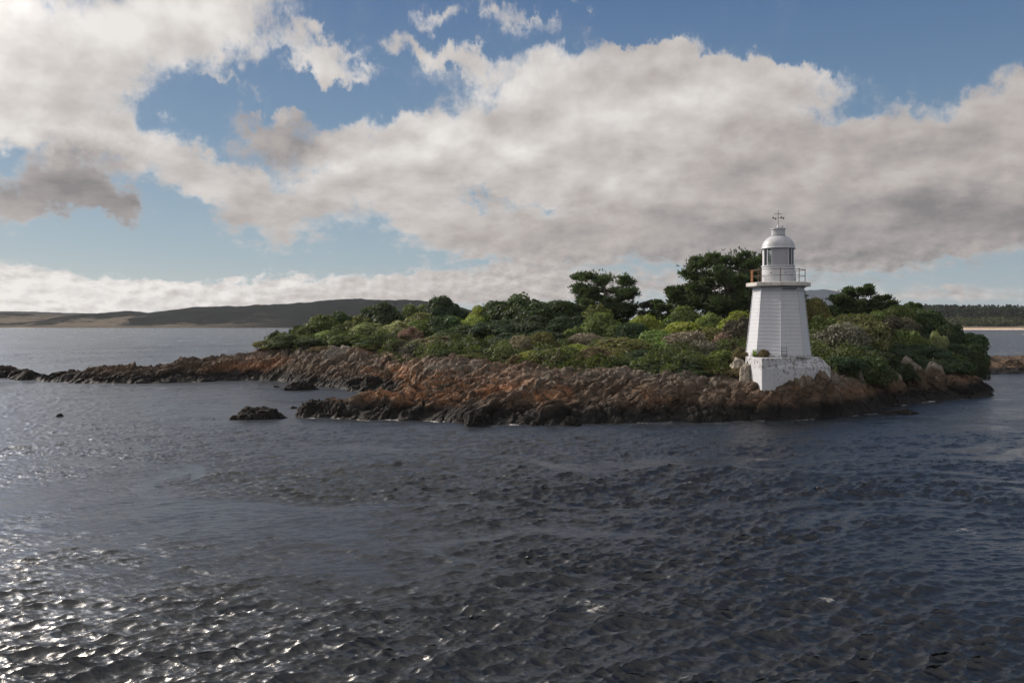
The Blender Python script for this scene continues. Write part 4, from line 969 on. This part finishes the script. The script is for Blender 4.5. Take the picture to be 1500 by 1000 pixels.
b = MB(); b.lathe([(.02, zt(9.362)), (1.17, zt(9.362)), (1.17, zt(9.46)), (1.14, zt(9.48)), (1.14, zt(10.52)), (1.19, zt(10.53)), (1.19, zt(10.61)), (1.05, zt(10.61))], 40, cap=False); b.build('lantern_wall', WHITE, lh, smooth=False)
for a in (VIEW - 25, VIEW + 25):
    b = MB(); b.box((1.15 * math.sin(R(a)), -1.15 * math.cos(R(a)), zt(10.05)), (.07, .05, .07), R(a)); b.build('wall_vent', DARKIRON, lh)
zl0, zl1 = 10.612, 11.80
def arc_panel(b, a0, a1, r, th_, z0_, z1_, n=12):
    vs = []
    for i in range(n + 1):
        a = R(VIEW + a0 + (a1 - a0) * i / n)
        for rr_ in (r, r - th_):
            for z in (z0_, z1_): vs.append((rr_ * math.sin(a), -rr_ * math.cos(a), zt(z)))
    fs = []
    for i in range(n):
        p = 4 * i
        fs += [(p, p + 4, p + 5, p + 1), (p + 2, p + 3, p + 7, p + 6), (p + 1, p + 5, p + 7, p + 3), (p, p + 2, p + 6, p + 4)]
    fs += [(0, 1, 3, 2), (4 * n, 4 * n + 2, 4 * n + 3, 4 * n + 1)]
    b.add(vs, fs)
b = MB(); arc_panel(b, -23, 40, 1.10, .04, zl0, zl1); b.build('blank_panel', PANELGREY, lh)
for a0, a1 in ((-72, -23), (40, 72)):
    b = MB(); arc_panel(b, a0, a1, 1.08, .012, zl0, zl1); b.build('lantern_pane', GLASS, lh)
for a0, a1, r_, n_ in ((72, 98, 1.10, 12), (-98, -62, 1.10, 12), (-24.6, -21.4, 1.125, 2), (38.4, 41.6, 1.125, 2), (53.4, 56.6, 1.125, 2), (-43.6, -40.4, 1.125, 2)):
    b = MB(); arc_panel(b, a0, a1, r_, .05, zl0, zl1, n_); b.build('lantern_post', WHITE, lh)
for a0, a1 in ((98, 150), (150, 210), (-150, -98)):
    b = MB(); arc_panel(b, a0 + 1.7, a1 - 1.7, 1.08, .012, zl0, zl1); b.build('lantern_pane', GLASS, lh)
b = MB(); b.lathe([(.02, zt(10.613)), (.30, zt(10.613)), (.32, zt(10.8)), (.34, zt(11.1)), (.30, zt(11.4)), (.16, zt(11.55)), (.02, zt(11.56))], 20); b.build('lamp_lens', LENS, lh, smooth=True)
b = MB(); dm = [(1.02, zt(11.80)), (1.20, zt(11.80)), (1.215, zt(11.86)), (1.17, zt(11.90))]
for i in range(1, 13):
    a = i / 12 * R(76); dm.append((1.13 * math.cos(a) + .03, zt(11.90) + .93 * math.sin(a)))
dm.append((.40, zt(12.82))); b.lathe(dm, 40, cap=False); b.build('dome', DOMEPAINT, lh, smooth=True)
b = MB(); b.lathe([(.02, zt(12.78)), (.49, zt(12.78)), (.50, zt(12.84)), (.48, zt(12.86)), (.48, zt(13.20)), (.53, zt(13.22)), (.53, zt(13.30)), (.30, zt(13.33)), (.02, zt(13.34))], 28); b.build('ventilator', DOMEPAINT, lh)
vn = empty('wind_vane', (0, 0, 0)); vn.parent = lh
b = MB(); b.lathe([(.12, zt(13.33)), (.10, zt(13.42)), (.05, zt(13.56)), (.02, zt(13.58))], 12); b.build('finial', WHITE, vn, smooth=True)
b = MB(); b.tube([(0, 0, zt(13.5)), (0, 0, zt(14.62))], .016, 6); b.tube([(-.33, -.02, zt(14.37)), (.26, .02, zt(14.37))], .014, 6); b.build('rod', DARKIRON, vn)
b = MB()
for a in (12, 102, 192, 282):
    d_ = (math.cos(R(a)), math.sin(R(a))); b.tube([(0, 0, zt(14.06)), (d_[0] * .38, d_[1] * .38, zt(14.06))], .010, 5)
    b.lathe([(.02, zt(14.0)), (.06, zt(14.02)), (.07, zt(14.08)), (.05, zt(14.14)), (.01, zt(14.15))], 8, c=(d_[0] * .41, d_[1] * .41))
b.build('pointers', DARKIRON, vn)
b = MB(); b.tube([(.22, -.12, zt(13.32)), (.24, -.12, zt(13.46)), (.30, -.12, zt(13.46))], .02, 5); b.tube([(.30, -.12, zt(13.33)), (.30, -.12, zt(13.5))], .016, 5); b.build('bracket', DARKIRON, vn)
b = MB(); b.tube([(-2.22, -.35, zt(9.07)), (-2.24, -.36, zt(8.2)), (-2.22, -.35, zt(7.2))], .012, 5); b.build('cable', DARKIRON, lh)

# plants rooted on the plinth top
def perch(px, top, wpx, Y, kind, hue, label):
    o = shrub(px, top, wpx, Y, kind, hue, label, name='spiky_plant' if kind == 'spiky' else 'shrub', cat='plant' if kind == 'spiky' else 'shrub', group=None)
    o.location.z = 3.98; o.scale.z = max(hz(top, Y) - 3.98, .3)
perch(1106, 510, 20, 60.9, 'spiky', 'lime', 'green spiky plant growing on top of the plinth corner')
perch(1119, 511, 17, 60.3, 'low', 'brown', 'small brown bush growing on the plinth beside the spiky plant')
perch(1094, 514, 18, 62.6, 'low', 'brown', 'small brownish tuft on the left edge of the plinth top')

# ================================================================== air
HAZE = 0.00005
hb = MB(); hb.box((0, 1150, 54), (5600, 3300, 134)); 
hm = bpy.data.materials.new('haze'); hm.use_nodes = True; ht = NT(hm.node_tree)
ho = ht.node('ShaderNodeOutputMaterial')
ht.l.new(ht.node('ShaderNodeVolumePrincipled', {'Color': c4(.93, .96, 1.0), 'Density': HAZE, 'Anisotropy': .25}).outputs[0], ho.inputs[1])
tag(hb.build('haze', hm), kind='stuff')
